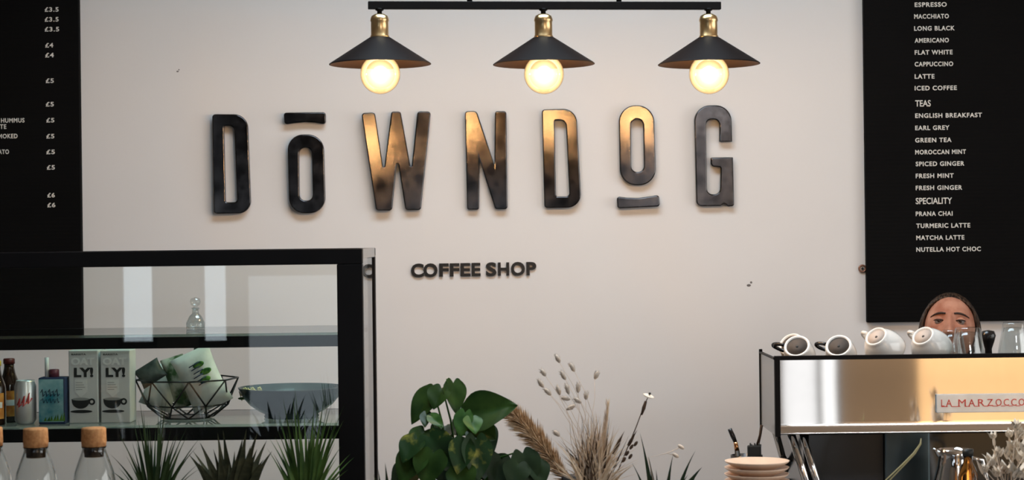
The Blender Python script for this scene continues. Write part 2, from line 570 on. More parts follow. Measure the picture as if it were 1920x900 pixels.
T = 0.15
structure(MB().box(XL - T, XR + T, YF - T, YB + T, -0.1, 0), 'floor', M['floor'])
ce = MB()
ce.box(XL - T, CEIL_FILL[0], YF - T, YB + T, ZC, ZC + 0.1).box(CEIL_FILL[1], XR + T, YF - T, YB + T, ZC, ZC + 0.1)
ce.box(CEIL_FILL[0], CEIL_FILL[1], YF - T, CEIL_FILL[2], ZC, ZC + 0.1).box(CEIL_FILL[0], CEIL_FILL[1], CEIL_FILL[3], YB + T, ZC, ZC + 0.1)
structure(ce, 'ceiling', M['ceiling'])
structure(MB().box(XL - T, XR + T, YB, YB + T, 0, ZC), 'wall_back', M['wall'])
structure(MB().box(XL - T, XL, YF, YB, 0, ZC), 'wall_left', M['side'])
wr = MB()
fr = MB()
fx = XL
for (n, w, a0, a1, z0, z1, L_, c_) in WINDOWS:
    if w == 'right':
        wr.box(XR, XR + T, YF, a0, 0, ZC).box(XR, XR + T, a1, YB, 0, ZC)
        wr.box(XR, XR + T, a0, a1, 0, z0).box(XR, XR + T, a0, a1, z1, ZC)
    else:
        fr.box(fx, a0, YF - T, YF, 0, FILL_OPENING[2])
        fr.box(a0, a1, YF - T, YF, 0, z0).box(a0, a1, YF - T, YF, z1, FILL_OPENING[2])
        fx = a1
fr.box(fx, XR, YF - T, YF, 0, FILL_OPENING[2])
fr.box(XL, XR, YF - T, YF, FILL_OPENING[3], ZC).box(XL, FILL_OPENING[0], YF - T, YF, FILL_OPENING[2], FILL_OPENING[3]).box(FILL_OPENING[1], XR, YF - T, YF, FILL_OPENING[2], FILL_OPENING[3])
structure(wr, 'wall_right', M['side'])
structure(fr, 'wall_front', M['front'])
for (n, w, a0, a1, z0, z1, L_, c_) in WINDOWS:
    mb = MB()
    t = 0.010 if n in ('window_6', 'window_7') else 0.03
    if w == 'front':
        y0, y1 = YF - 0.07, YF - 0.02
        mb.box(a0, a0 + t, y0, y1, z0, z1).box(a1 - t, a1, y0, y1, z0, z1).box(a0, a1, y0, y1, z0, z0 + t).box(a0, a1, y0, y1, z1 - t, z1)
    else:
        x0, x1 = XR + 0.02, XR + 0.07
        mb.box(x0, x1, a0, a0 + t, z0, z1).box(x0, x1, a1 - t, a1, z0, z1).box(x0, x1, a0, a1, z0, z0 + t).box(x0, x1, a0, a1, z1 - t, z1)
        for k in (1, 2):
            ym = a0 + (a1 - a0) * k / 3
            mb.box(x0, x1, ym - t / 2, ym + t / 2, z0, z1)
    structure(mb, n, M['black_metal'])
structure(MB().box(2.50, 3.68, YF, YF + 0.025, 0.02, 2.3, 0.004), 'trim_1', M['timber'])

structure(MB().box(1.985, 2.50, YF, YF + 0.02, 0.02, 2.6, 0.004), 'trim_2', M['pier'])
structure(MB().box(-2.265, -2.005, YF, YF + 0.02, 0.02, 2.6, 0.004), 'trim_3', M['pier'])

# ------------------------------------------------------------------ counter
CZ = 0.92
c = empty('service_counter', (0, 4.6, 0), 'long timber topped bar counter carrying the glass case, plants and coffee machine', 'counter')
MB().box(-2.2, 2.1, 3.72, 5.12, CZ - 0.04, CZ, 0.004).build('worktop', M['counter'], c)
MB().box(-2.15, 2.05, 3.80, 5.06, 0.0, CZ - 0.04).build('carcass', M['counter_front'], c)

# ------------------------------------------------------------------ menu boards
DB = YB - 0.030
def board(name, x0, x1, z0, z1, label):
    r = empty(name, ((x0 + x1) / 2, YB - 0.001, z0), label, 'menu board', 'black letter board menus')
    MB().box(x0, x1, DB, YB - 0.001, z0, z1, 0.003).build('panel', M['board'], r)
    return r
p0, p1 = at(1620, 0, DB), at(1626, 605, DB)
xr0 = (p0.x + p1.x) / 2
b_right = board('menu_board', xr0, xr0 + 0.80, p1.z, 2.62, 'black letter board listing coffees and teas, on the wall above the barista')
p0, p1 = at(147, 0, DB), at(152, 470, DB)
xl0 = (p0.x + p1.x) / 2
b_left = board('menu_board', xl0 - 0.80, xl0, at(1626, 605, DB).z, 2.62, 'black letter board with a column of prices, hanging behind the glass case')

RIGHT = [('ESPRESSO', 1715, 1775, 9), ('MACCHIATO', 1714, 1779, 31), ('LONG BLACK', 1714, 1790, 53.5), ('AMERICANO', 1715, 1779, 76),
         ('FLAT WHITE', 1715, 1786, 98.5), ('CAPPUCCINO', 1715, 1787, 120.5), ('LATTE', 1715, 1752, 143.5), ('ICED COFFEE', 1715, 1794, 165.5),
         ('TEAS', 1716, 1745, 194), ('ENGLISH BREAKFAST', 1716, 1841, 217), ('EARL GREY', 1716, 1780, 240), ('GREEN TEA', 1716, 1784, 263),
         ('MOROCCAN MINT', 1716, 1811, 285.5), ('SPICED GINGER', 1717, 1808, 307.5), ('FRESH MINT', 1717, 1788, 330), ('FRESH GINGER', 1717, 1804, 352.5),
         ('SPECIALITY', 1717, 1785, 377), ('PRANA CHAI', 1717, 1786, 401), ('TURMERIC LATTE', 1718, 1819, 423.5), ('MATCHA LATTE', 1718, 1808, 446),
         ('NUTELLA HOT CHOC', 1718, 1839, 468)]
LEFT = [('£3.5', 84, 110, 18), ('£3.5', 84, 110, 36.5), ('£3.5', 84, 111, 55), ('£4', 85, 100, 85), ('£4', 85, 101, 103.5), ('£5', 86, 101, 151.5),
        ('£5', 86, 101, 195.5), ('£5', 87, 102, 225.5), ('£5', 87, 102, 255.5), ('£5', 87, 103, 285), ('£5', 88, 103, 314), ('£6', 89, 103, 366), ('£6', 89, 104, 384.5),
        ('HUMMUS', 2, 46, 226), ('TE', 0, 12, 237.5), ('SMOKED', -8, 33, 255.5), ('TOMATO', -24, 17, 285)]
for lines, b in ((RIGHT, b_right), (LEFT, b_left)):
    for (s, xa, xb, yc) in lines:
        big = s in ('TEAS', 'SPECIALITY')
        h = 12.0 if big else 8.6
        k = DB / F
        p = at(xa, yc + h / 2, DB)
        p.y = DB - 0.0002
        mb = MB()
        text_fit(mb, s, p, (xb - xa) * k, h * k, 0.0012, 0.012 if big else 0.022, 1.0 if big else 1.15)
        mb.build('menu_line', M['letter_white'], b)

# ------------------------------------------------------------------ the sign: large steel letters on the wall
DS = YB - 0.034
def sign_letter(outl, name, label, tilt=(0, 0), material=None, thick=0.026, group='big blackened steel letters of the wall sign', bev=0.0035, cat='sign letter'):
    k = DS / F
    worlds = []
    for ol in outl:
        worlds.append([at(q[0], q[1], DS) for q in round_poly(ol)])
    allp = [p for w in worlds for p in w]
    cx = (min(p.x for p in allp) + max(p.x for p in allp)) / 2
    cz = (min(p.z for p in allp) + max(p.z for p in allp)) / 2
    o = plate_from_outlines(name, [[(p.x - cx, p.z - cz) for p in w] for w in worlds], thick, bev, material or M['sign'])
    o.location = (cx, YB - 0.006 - 0.35 * abs(tilt[1]) * (max(p.x for p in allp) - cx), cz)
    o.rotation_euler = (tilt[0], 0, tilt[1])
    tag(o, label, cat, group)
    return o

def tl(pitch, yaw):
    return (math.radians(pitch), math.radians(yaw))
sign_letter([[(397, 214, 6), (463, 214, 26), (470, 400, 24), (400, 401, 6)], [(419, 236, 3), (438, 236, 12), (444, 379, 6), (422, 379, 3)]],
            'sign_letter', 'first tall black metal letter D of the wall sign, nearest the price board', tl(0.2, 3.2))
sign_letter([[(538, 252, 29), (606, 252, 30), (610, 400, 30), (542, 400, 29)], [(560, 277, 11), (584, 277, 11), (586, 376, 11), (561, 376, 11)]],
            'sign_letter', 'short black metal letter O under a bar, between the letters D and W', tl(0.0, 1.6))
sign_letter([[(531, 211, 5), (610, 210, 5), (610, 233, 5), (590, 230, 20), (570, 229, 40), (550, 231, 20), (533, 233.5, 5)]],
            'sign_accent', 'straight topped black metal accent bar above the short letter O', tl(0.4, 1.6), cat='sign accent')
sign_letter([[(676.5, 212, 6), (702, 211, 6), (718.5, 322, 1.5), (732.5, 209, 5), (750, 209, 5), (770, 320, 1.5), (781.5, 208.5, 6), (807, 208.5, 6),
              (788, 394, 6), (759, 394, 6), (744, 296.5, 1.5), (734, 395, 6), (704, 395, 6)]],
            'sign_letter', 'broad black metal letter W with a rusty glow on its left stroke', tl(-0.1, 4.7))
sign_letter([[(872, 208, 6), (894, 207.5, 8), (927.5, 309, 0), (928.5, 208, 5), (950, 208, 5), (952, 392, 5), (929, 392, 5), (899, 297, 0), (898.5, 393, 4), (876, 393, 4)]],
            'sign_letter', 'dark metal letter N with an amber glow on its top left corner', tl(1.2, -2.0))
sign_letter([[(1016, 205, 6), (1081, 203, 26), (1091, 389, 26), (1021, 390, 6)], [(1040, 225, 3), (1061, 225, 12), (1068, 368, 6), (1043, 368, 3)]],
            'sign_letter', 'second metal letter D of the sign, glowing amber along its top', tl(1.3, -1.2))
sign_letter([[(1160, 197, 31), (1226, 197, 32), (1231, 347, 31), (1163, 347, 31)], [(1183, 223, 11.5), (1206, 223, 11.5), (1208, 322, 11.5), (1184, 322, 11.5)]],
            'sign_letter', 'grey shining metal letter O above a bar, left of the letter G', tl(1.4, -0.3))
sign_letter([[(1156.5, 368, 5), (1175, 370.5, 15), (1198, 371, 40), (1220, 368, 15), (1236, 365, 5), (1237.5, 387, 5), (1158, 391, 5)]],
            'sign_accent', 'curved grey metal accent bar under the shining letter O', tl(0.3, 0.0), cat='sign accent')
sign_letter([[(1301, 197, 30), (1371, 197, 30), (1373, 265.5, 1), (1349, 265.5, 1), (1349, 223.5, 11), (1323.5, 223.5, 11), (1326, 364, 11), (1350.5, 364, 11), (1351.5, 313, 3),
              (1333, 312, 7), (1333, 295, 2), (1374.5, 294.5, 1), (1377, 386, 4), (1366, 387, 3), (1358, 381, 2), (1352, 386, 3), (1306, 386.5, 10)]],
            'sign_letter', 'last metal letter G of the sign, dull dark brown', tl(1.2, 0.6))

# small lettering below
for (ch, xa, xb, lab) in [('C', 770, 794, 'small black letter C starting the word under the sign'), ('O', 793.5, 820, 'small black letter O next to the starting C'),
                          ('F', 823, 841, 'first small black letter F of the word COFFEE'), ('F', 843, 861, 'second small black letter F of the word COFFEE, dulled by shine'),
                          ('E', 863, 882, 'first small black letter E of the word COFFEE, partly shining'), ('E', 884, 901, 'second small black letter E ending the word COFFEE'),
                          ('S', 911, 931, 'small black letter S starting the word SHOP'), ('H', 933.5, 955, 'small black letter H of the word SHOP'),
                          ('O', 958, 984.5, 'small black letter O of the word SHOP'), ('P', 987, 1006, 'small black letter P ending the word SHOP')]:
    yb = 520.0 - (xa - 770) * 0.0165
    yt = yb - 25.0
    if ch in 'COS':
        yb += 0.6; yt -= 0.6
    k = DS / F
    p = at(xa, yb, DS)
    p.y = YB - 0.004
    mb = MB()
    text_fit(mb, ch, p, (xb - xa) * k, (yb - yt) * k, 0.006, 0.035)
    o = mb.build('sign_letter', M['sign_small'], origin=(p.x, p.y, p.z))
    tag(o, lab, 'sign letter', 'small black letters reading COFFEE SHOP')

# marks on the wall
for (px, py, s, lab) in [(333, 134, 2.0, 'tiny grey scuff mark on the pale wall beside the price board'), (1404, 535, 3.4, 'small dark scuff mark low on the wall under letter G')]:
    mb = MB()
    k = YB / F
    p = at(px, py, YB)
    mb.ball(p + Vector((0, -0.0005, 0)), s * k, 10, 6, (1.2, 0.25, 0.7))
    mb.ball(p + Vector((s * 1.3 * k, -0.0005, s * 1.6 * k)), s * k * 0.7, 10, 6, (0.9, 0.3, 0.9))
    o = mb.build('wall_mark', M['mark'], origin=p)
    tag(o, lab, 'mark')
p = at(1617, 503.5, YB - 0.006)
e = empty('wall_eyelet', (p.x, YB - 0.001, p.z), 'small round copper eyelet at the left edge of the coffee menu', 'eyelet')
Mx = axis_matrix(p, (0, -1, 0))
MB().torus(0.0105, 0.0030, Mx).build('ring', M['hook'], e)
MB().lathe([(0, -0.005), (0.009, -0.005), (0.009, -0.001), (0, -0.001)], Mx).build('plate', M['bisque'], e)
MB().ball(p, 0.0042, 12, 8).build('pin', M['ink'], e)

# ------------------------------------------------------------------ pendant bar with three lamps
def bar_d(px):
    return 4.60 + 0.09 * (px - 690) / 660.0
DL = 4.6
pl, pr = at(690, 10, bar_d(690)), at(1351, 11, bar_d(1351))
lamp = empty('pendant_bar_light', (0, 0, 0), 'black bar pendant light with three cone shades and glowing globe bulbs', 'pendant light')
lamp.location = ((pl.x + pr.x) / 2, (pl.y + pr.y) / 2, pl.z)
def mb_beam(a, b, w, h):
    a, b = Vector(a), Vector(b)
    mb = MB()
    L_ = (b - a).length
    mb.box(0, L_, -w / 2, w / 2, -h / 2, h / 2, 0.0015)
    d = (b - a).normalized()
    up = Vector((0, 0, 1)); y = up.cross(d).normalized(); up = d.cross(y)
    R = Matrix((d, y, up)).transposed().to_4x4()
    mb.bm.transform(Matrix.Translation(a) @ R)
    return mb
mb_beam(pl, pr, 0.018, 0.0185).build('bar', M['black_metal'], lamp)
for px in (878, 1158):
    t = (px - 690) / 661.0
    q = pl.lerp(pr, t)
    MB().lathe([(0, 0), (0.0065, 0), (0.0065, ZC - q.z - 0.02), (0, ZC - q.z - 0.02)], Matrix.Translation(q), 12).build('rod', M['black_metal'], lamp)
q = pl.lerp(pr, 0.5)
MB().box(q.x - 0.28, q.x + 0.28, q.y - 0.05, q.y + 0.05, ZC - 0.025, ZC - 0.0005, 0.004).build('ceiling_plate', M['black_metal'], lamp)

def bulb_material():
    m, nt, b = base_mat('glowing_globe_glass')
    N, L = nt.nodes, nt.links
    N.remove(b)
    tr = N.new('ShaderNodeBsdfTransparent'); tr.inputs[0].default_value = (1.0, 0.93, 0.80, 1)
    gl = N.new('ShaderNodeBsdfGlossy'); gl.inputs['Roughness'].default_value = 0.05
    frn = N.new('ShaderNodeFresnel'); frn.inputs[0].default_value = 1.35
    mx = N.new('ShaderNodeMixShader')
    L.new(frn.outputs[0], mx.inputs[0]); L.new(tr.outputs[0], mx.inputs[1]); L.new(gl.outputs[0], mx.inputs[2])
    L.new(mx.outputs[0], N['Material Output'].inputs['Surface'])
    tc = N.new('ShaderNodeTexCoord')
    ln = N.new('ShaderNodeVectorMath'); ln.operation = 'LENGTH'
    L.new(tc.outputs['Object'], ln.inputs[0])
    mr = N.new('ShaderNodeMapRange')
    mr.inputs[1].default_value, mr.inputs[2].default_value = 0.0, 0.046
    mr.inputs[3].default_value, mr.inputs[4].default_value = 1.0, 0.0
    L.new(ln.outputs['Value'], mr.inputs[0])
    pw = N.new('ShaderNodeMath'); pw.operation = 'POWER'; pw.inputs[1].default_value = 2.2
    L.new(mr.outputs[0], pw.inputs[0])
    ma = N.new('ShaderNodeMath'); ma.operation = 'MULTIPLY_ADD'; ma.inputs[1].default_value = 190.0; ma.inputs[2].default_value = 9.0
    L.new(pw.outputs[0], ma.inputs[0])
    em = N.new('ShaderNodeEmission')
    em.inputs[0].default_value = (1.0, 0.66, 0.33, 1)
    L.new(ma.outputs[0], em.inputs[1])
    L.new(em.outputs[0], N['Material Output'].inputs['Volume'])
    return m
M['bulb'] = bulb_material()

for (px, sy0) in ((711.5, 0), (1018.5, 0), (1328, 0)):
    d = bar_d(px)
    k = d / F
    t = (px - 690) / 661.0
    q = pl.lerp(pr, t)
    top = Vector((at(px, 12, d).x, d, q.z))
    def zz(py):
        return at(px, py, d).z
    X = Matrix.Translation((top.x, top.y, 0))
    MB().lathe([(0, zz(16)), (8 * k, zz(16)), (8 * k, zz(19)), (4.5 * k, zz(21)), (4.5 * k, zz(29)), (0, zz(29))], X, 16).build('stem', M['black_metal'], lamp)
    MB().lathe([(0, zz(26)), (9 * k, zz(26.5)), (15 * k, zz(30)), (17.0 * k, zz(35)), (17.6 * k, zz(39)), (16.4 * k, zz(41)), (16.6 * k, zz(66)), (18.0 * k, zz(68)), (18.0 * k, zz(71)), (0, zz(71))], X, 32).build('lamp_holder', M['brass'], lamp)
    zb = 121
    sh = MB().lathe([(0, zz(70)), (19 * k, zz(70)), (22 * k, zz(72)), (93 * k, zz(zb - 3)), (95.5 * k, zz(zb - 1)), (95.5 * k, zz(zb)), (93 * k, zz(zb)), (22 * k, zz(74.5)), (0, zz(73.5))], X, 64).build('lamp_shade', M['shade_black'], lamp)
    r = 37.5 * k
    zc = zz(139)
    prof = [(0, -r)]
    for i in range(1, 22):
        a = -PI / 2 + i * (PI * 0.86) / 21
        prof.append((r * math.cos(a), r * math.sin(a)))
    prof += [(13 * k, zz(98) - zc), (12.5 * k, zz(80) - zc), (0, zz(78) - zc)]
    bo = MB().lathe(prof, None, 40).build('bulb', M['bulb'], lamp, local=True)
    bo.location = Vector((top.x, top.y, zc)) - Vector(lamp.location)
    ld = bpy.data.lights.new('bulb_glow', 'POINT')
    ld.energy = BULB_W
    ld.color = BULB_COL
    ld.shadow_soft_size = 0.021
    lo = bpy.data.objects.new('bulb_glow', ld)
    lo.location = (top.x, top.y, zc)
    COL.objects.link(lo)

# ------------------------------------------------------------------ glass display case
DFc, DBc = 4.60, 5.05
ZT = at(680, 466, DFc).z
X1 = at(681, 640, DFc).x
X0 = -1.70
kf = DFc / F
case = empty('display_case', ((X0 + X1) / 2, (DFc + DBc) / 2, CZ), 'black framed glass display case with two shelves standing on the counter', 'display case')
bw = 48 * kf; bh = 29 * kf
zb0 = CZ + 0.03
m = MB()
m.box(X0, X1, DFc, DFc + 0.03, ZT - bh, ZT, 0.002)
m.box(X1 - bw, X1, DFc, DFc + 0.03, CZ, ZT - bh, 0.002)
m.box(X0, X0 + bw, DFc, DFc + 0.03, CZ, ZT - bh, 0.002)
m.build('front_frame', M['case_metal'], case)
m = MB()
m.box(X0, X1, DBc - 0.03, DBc, ZT - 0.022, ZT, 0.002)
m.box(X1 - 0.02, X1, DBc - 0.03, DBc, CZ, ZT - 0.022, 0.002)
m.box(X0, X0 + 0.02, DBc - 0.03, DBc, CZ, ZT - 0.022, 0.002)
m.build('back_frame', M['case_metal'], case)
MB().box(X1 - 0.012, X1, DFc + 0.031, DBc - 0.031, ZT - 0.024, ZT, 0.001).build('side_rail', M['grey_panel'], case)
MB().box(X0, X0 + 0.012, DFc + 0.031, DBc - 0.031, ZT - 0.024, ZT, 0.001).build('side_rail', M['grey_panel'], case)
MB().box(X0, X1, DFc + 0.031, DBc - 0.031, CZ, CZ + 0.03).build('base', M['case_metal'], case)
MB().box(X0 + bw, X1 - bw, DFc + 0.010, DFc + 0.016, zb0, ZT - bh).build('front_pane', M['glass'], case)
MB().box(X1 - 0.009, X1 - 0.004, DFc + 0.031, DBc - 0.031, zb0, ZT - 0.025).build('side_pane', M['glass'], case)
def case_shelf(y_top, y_bot, name):
    zt = at(400, y_top, DFc).z
    zb = at(400, y_bot, DFc).z
    s = MB().box(X0 + 0.02, X1 - 0.012, DFc + 0.032, DBc - 0.032, zt - 0.008, zt, 0.001).build(name, M['shelf_glass'], case)
    MB().box(X0 + bw, X1 - bw, DFc + 0.018, DFc + 0.031, zb, zt - 0.006, 0.001).build('shelf_rail', M['case_metal'], s)
    MB().box(X0 + 0.02, X1 - 0.022, DBc - 0.030, DBc - 0.004, zt - 0.018, zt - 0.001, 0.001).build('shelf_rail', M['case_metal'], s)
    return zt
ZS1 = case_shelf(627, 653, 'upper_shelf')
ZS2 = case_shelf(798, 827, 'lower_shelf')

# ------------------------------------------------------------------ things in the case
def cx_at(px, py, d):
    return at(px, py, d)
# oat drink cartons
DC = 4.70
kc = DC / F
def carton(px0, px1, label):
    p0 = at(px0, 720, DC); p1 = at(px1, 720, DC)
    w = p1.x - p0.x
    z1 = at((px0 + px1) / 2, 657, DC).z
    r = empty('oat_drink_carton', ((p0.x + p1.x) / 2, DC, ZS2), label, 'carton', 'oat drink cartons in the glass case')
    h = z1 - ZS2
    xa = p0.x
    m = MB().box(xa, xa + w, DC, DC + 0.075, ZS2, z1, 0.002)
    m.build('body', M['carton'], r)
    def prt(name, mb, mm):
        mb.build(name, mm, r)
    f = DC - 0.0003
    def fx(u): return xa + u * w
    def fz(v): return z1 - v * h
    # print: bar text, OAT, LY!, text panel, cup
    m = MB(); text_fit(m, 'BARISTA', (fx(0.10), f, fz(0.065)), w * 0.5, h * 0.022, 0.0004, 0.02); prt('lettering', m, M['ink'])
    m = MB(); text_fit(m, 'OAT', (fx(0.08), f, fz(0.20)), w * 0.80, h * 0.10, 0.0004, 0.04); prt('lettering', m, M['ink_white'])
    m = MB(); text_fit(m, 'LY!', (fx(0.18), f, fz(0.37)), w * 0.66, h * 0.135, 0.0004, 0.05); prt('lettering', m, M['ink'])
    m = MB()
    z = 0.40
    m.box(fx(0.20), fx(0.62), f - 0.0004, f, fz(0.56), fz(0.40))
    m.poly([(fx(0.18), f - 0.0004, fz(0.56)), (fx(0.40), f - 0.0004, fz(0.645)), (fx(0.66), f - 0.0004, fz(0.56))])
    prt('print_panel', m, M['carton_side'])
    m = MB()
    for j in range(4):
        m.box(fx(0.24), fx(0.24 + 0.32 * (0.7 + 0.3 * ((j * 7) % 3) / 2)), f - 0.0006, f, fz(0.445 + j * 0.032), fz(0.437 + j * 0.032))
    prt('small_print', m, M['ink_grey'])
    # cup picture
    m = MB()
    pts = []
    for j in range(13):
        a = PI * j / 12
        pts.append((fx(0.40 + 0.31 * math.cos(a)), f - 0.0005, fz(0.665 + 0.135 * math.sin(a) ** 0.8)))
    m.poly(pts)
    pts = [(fx(0.42 + 0.38 * math.cos(2 * PI * j / 20)), f - 0.0005, fz(0.838 + 0.022 * math.sin(2 * PI * j / 20))) for j in range(20)]
    m.poly(pts)
    m.torus(0.085 * w, 0.03 * w, Matrix.Translation((fx(0.78), f - 0.0003, fz(0.705))) @ Matrix.Rotation(PI / 2, 4, 'X') @ Matrix.Diagonal((1, 1, 0.05, 1)), 16, 6)
    prt('cup_picture', m, M['ink'])
    m = MB()
    pts = [(fx(0.40 + 0.29 * math.cos(2 * PI * j / 20)), f - 0.0008, fz(0.668 + 0.020 * math.sin(2 * PI * j / 20))) for j in range(20)]
    m.poly(pts)
    prt('milk_picture', m, M['ink_grey'])
    return r
carton(129, 184, 'grey oat drink carton with a cup picture, standing beside the teal carton')
carton(188.5, 244, 'grey oat drink carton with a cup picture, standing beside the wire basket')

# small teal juice carton
r = empty('juice_carton', at(97, 800, 4.69), 'small teal drink carton with plum cap standing beside the silver can', 'carton')
r.location.z = ZS2
d = 4.68
xa, xb = at(72, 760, d).x, at(123, 760, d).x
zt = at(97, 708, d).z
MB().box(xa, xb, d, d + 0.05, ZS2, zt, 0.003).build('body', M['navy'], r)
xm = xb - 0.005
MB().box(xa + 0.001, xm, d - 0.0006, d - 0.0001, ZS2 + 0.006, zt - 0.004).build('label', M['teal'], r)
m = MB()
for j in range(5):
    xx = xa + 0.010 + 0.009 * j
    m.tube([(xx - 0.004, d - 0.001, zt - 0.036), (xx, d - 0.001, zt - 0.028 - 0.004 * (j % 2)), (xx + 0.002, d - 0.001, zt - 0.046), (xx + 0.006, d - 0.001, zt - 0.040)], 0.0010, 5)
    m.tube([(xx - 0.004, d - 0.001, zt - 0.056), (xx + 0.001, d - 0.001, zt - 0.050 - 0.003 * (j % 2)), (xx + 0.003, d - 0.001, zt - 0.062), (xx + 0.006, d - 0.001, zt - 0.058)], 0.0008, 5)
m.build('script_print', M['navy'], r)
m = MB()
for j in range(7):
    xx = xa + 0.012 + 0.0075 * j
    m.poly([(xx, d - 0.0009, ZS2 + 0.008), (xx + 0.008, d - 0.0009, ZS2 + 0.008), (xx + 0.006 + 0.003 * (j % 2), d - 0.0009, ZS2 + 0.018 + 0.002 * j)])
m.build('leaf_print', M['green_print'], r)
pc = at(101, 700, d + 0.02)
MB().lathe([(0, zt), (0.0125, zt), (0.0125, zt + 0.017), (0.011, zt + 0.019), (0, zt + 0.019)], Matrix.Translation((pc.x, d + 0.022, 0)), 20).build('cap', M['plum'], r)
pc = at(86, 690, d + 0.01)
MB().lathe([(0, zt), (0.0052, zt), (0.0052, zt + 0.048), (0, zt + 0.048)], Matrix.Translation((pc.x, d + 0.020, 0)), 14).build('straw', M['white_plastic'], r)  # thin white tube built for a pale upright strip

# silver can
pc = at(48, 760, 4.70)
r = empty('drink_can', (pc.x, 4.70, ZS2), 'silver drink can with red script standing beside the brown bottles', 'can')
R_ = 0.0265
hc = at(48, 713, 4.70).z - ZS2
MB().lathe([(0, 0.002), (R_ * 0.75, 0), (R_ * 0.82, 0.003), (R_, 0.010), (R_, hc - 0.014), (R_ * 0.86, hc - 0.003), (R_ * 0.86, hc), (R_ * 0.80, hc), (R_ * 0.78, hc - 0.004), (0, hc - 0.004)], None, 36).build('body', M['can'], r, local=True)
m = MB()
for (sx, pts) in ((0, [(0.2, 0.45), (0.35, 0.60), (0.30, 0.40), (0.45, 0.48)]), (1, [(0.45, 0.50), (0.58, 0.66), (0.52, 0.42), (0.70, 0.52)]), (2, [(0.68, 0.52), (0.80, 0.72), (0.76, 0.48), (0.95, 0.60)])):
    q = []
    for (u, v) in pts:
        a = -PI / 2 + (u - 0.5) * 1.9
        q.append(((R_ + 0.0003) * math.cos(a), (R_ + 0.0003) * math.sin(a), hc * v))
    m.tube(q, 0.0022, 6)
m.build('script_print', M['can_red'], r, local=True)

# two brown bottles
def beer_bottle(px, d, ztop_py, cap, label):
    pc = at(px, 760, d)
    r = empty('brown_bottle', (pc.x, d, ZS2), label, 'bottle', 'brown bottles at the left end of the case')
    h = at(px, ztop_py, d).z - ZS2
    Rb = 0.0255
    prof = [(0, 0), (Rb * 0.92, 0), (Rb, 0.004), (Rb, h * 0.56), (Rb * 0.95, h * 0.62), (Rb * 0.62, h * 0.76), (0.0125, h * 0.86), (0.0118, h * 0.93), (0, h * 0.93)]
    MB().lathe(prof, None, 32).build('glass_body', M['amber'], r, local=True)
    MB().lathe([(0, h * 0.92), (0.0142, h * 0.915), (0.0142, h * 0.985), (0.0125, h), (0, h)], None, 24).build('cap', cap, r, local=True)
    m = MB()
    rows = []
    for v in (0.10, 0.50):
        rows.append([((Rb + 0.0004) * math.cos(a), (Rb + 0.0004) * math.sin(a), h * v) for a in [(-PI / 2 - 1.1 + 2.2 * j / 16) for j in range(17)]])
    m.quads(rows)
    m.build('label', M['label_orange'], r, local=True)
    m = MB()
    rows = []
    for v in (0.27, 0.36):
        rows.append([((Rb + 0.0007) * math.cos(a), (Rb + 0.0007) * math.sin(a), h * v) for a in [(-PI / 2 - 0.9 + 1.8 * j / 16) for j in range(17)]])
    m.quads(rows)
    m.build('label_band', M['ink_white'], r, local=True)
    return r
beer_bottle(18, 4.76, 672, M['cap_red'], 'brown bottle with maroon cap standing next to the silver can')
beer_bottle(-8, 4.69, 676, M['cap_yellow'], 'brown bottle with yellow cap, cut by the left edge of the photo')

# wire basket with bags
DBk = 4.80
kb = DBk / F
pb = at(352, 795, DBk)
bx, bz = pb.x, ZS2
bk = empty('wire_basket', (bx, DBk, bz), 'geometric black wire basket holding bags on the lower shelf', 'basket')
def bp(px, py, dd=0.0):
    p = at(px, py, DBk + dd)
    return p
top_n, mid_n, bot_n = [], [], []
zt_ = at(352, 710, DBk).z
zm_ = at(352, 757, DBk).z
NS = 8
for j in range(NS):
    a = 2 * PI * j / NS + 0.2
    top_n.append(Vector((bx + 95 * kb * math.cos(a), DBk + 0.125 * math.sin(a), zt_)))
    mid_n.append(Vector((bx + 80 * kb * math.cos(a + PI / NS), DBk + 0.105 * math.sin(a + PI / NS), zm_)))
    bot_n.append(Vector((bx + 48 * kb * math.cos(a), DBk + 0.065 * math.sin(a), bz + 0.004)))
m = MB()
rw = 0.0021
for j in range(NS):
    j2 = (j + 1) % NS
    m.tube([top_n[j], top_n[j2]], rw, 6)
    m.tube([bot_n[j], bot_n[j2]], rw, 6)
    m.tube([mid_n[j], mid_n[j2]], rw, 6)
    m.tube([top_n[j], mid_n[j]], rw, 6); m.tube([top_n[j2], mid_n[j]], rw, 6)
    m.tube([bot_n[j], mid_n[j]], rw, 6); m.tube([bot_n[j2], mid_n[j]], rw, 6)
m.build('wire_frame', M['wire'], bk)
pts = [bot_n[j] for j in range(NS)]
MB().poly([p + Vector((0, 0, 0.0)) for p in pts]).build('base_plate', M['wire'], bk)

def bag(name, px, py, w, h, th, ang, lean, material, label, dd=0.0):
    """a soft sealed bag: pillow with crimped ends"""
    p = at(px, py, DBk + dd)
    r = empty(name, p, label, 'bag', 'snack bags in the wire basket')
    nu, nv = 14, 16
    R = Matrix.Rotation(ang, 3, 'Y') @ Matrix.Rotation(lean, 3, 'X')
    m = MB()
    rnd = random.Random(int(px))
    wr = [[rnd.uniform(-1, 1) for _ in range(nu + 1)] for _ in range(nv + 1)]
    for side in (-1, 1):
        rows = []
        for i in range(nv + 1):
            v = i / nv * 2 - 1
            row = []
            for j in range(nu + 1):
                u = j / nu * 2 - 1
                t = th * max(0.0, (1 - abs(u) ** 2.6)) ** 0.6 * max(0.0, (1 - abs(v) ** 3)) ** 0.6
                t += 0.0022 * wr[i][j] * (1 - abs(u)) * (1 - v * v)
                pinch = 1 - 0.10 * (1 - v * v)
                row.append(R @ Vector((u * w / 2 * pinch, side * max(t, 0) / 2 - (0.0006 if side < 0 else -0.0006), v * h / 2)))
            rows.append(row)
        m.quads(rows)
    m.build('pouch', material, r, local=True)
    return r, R
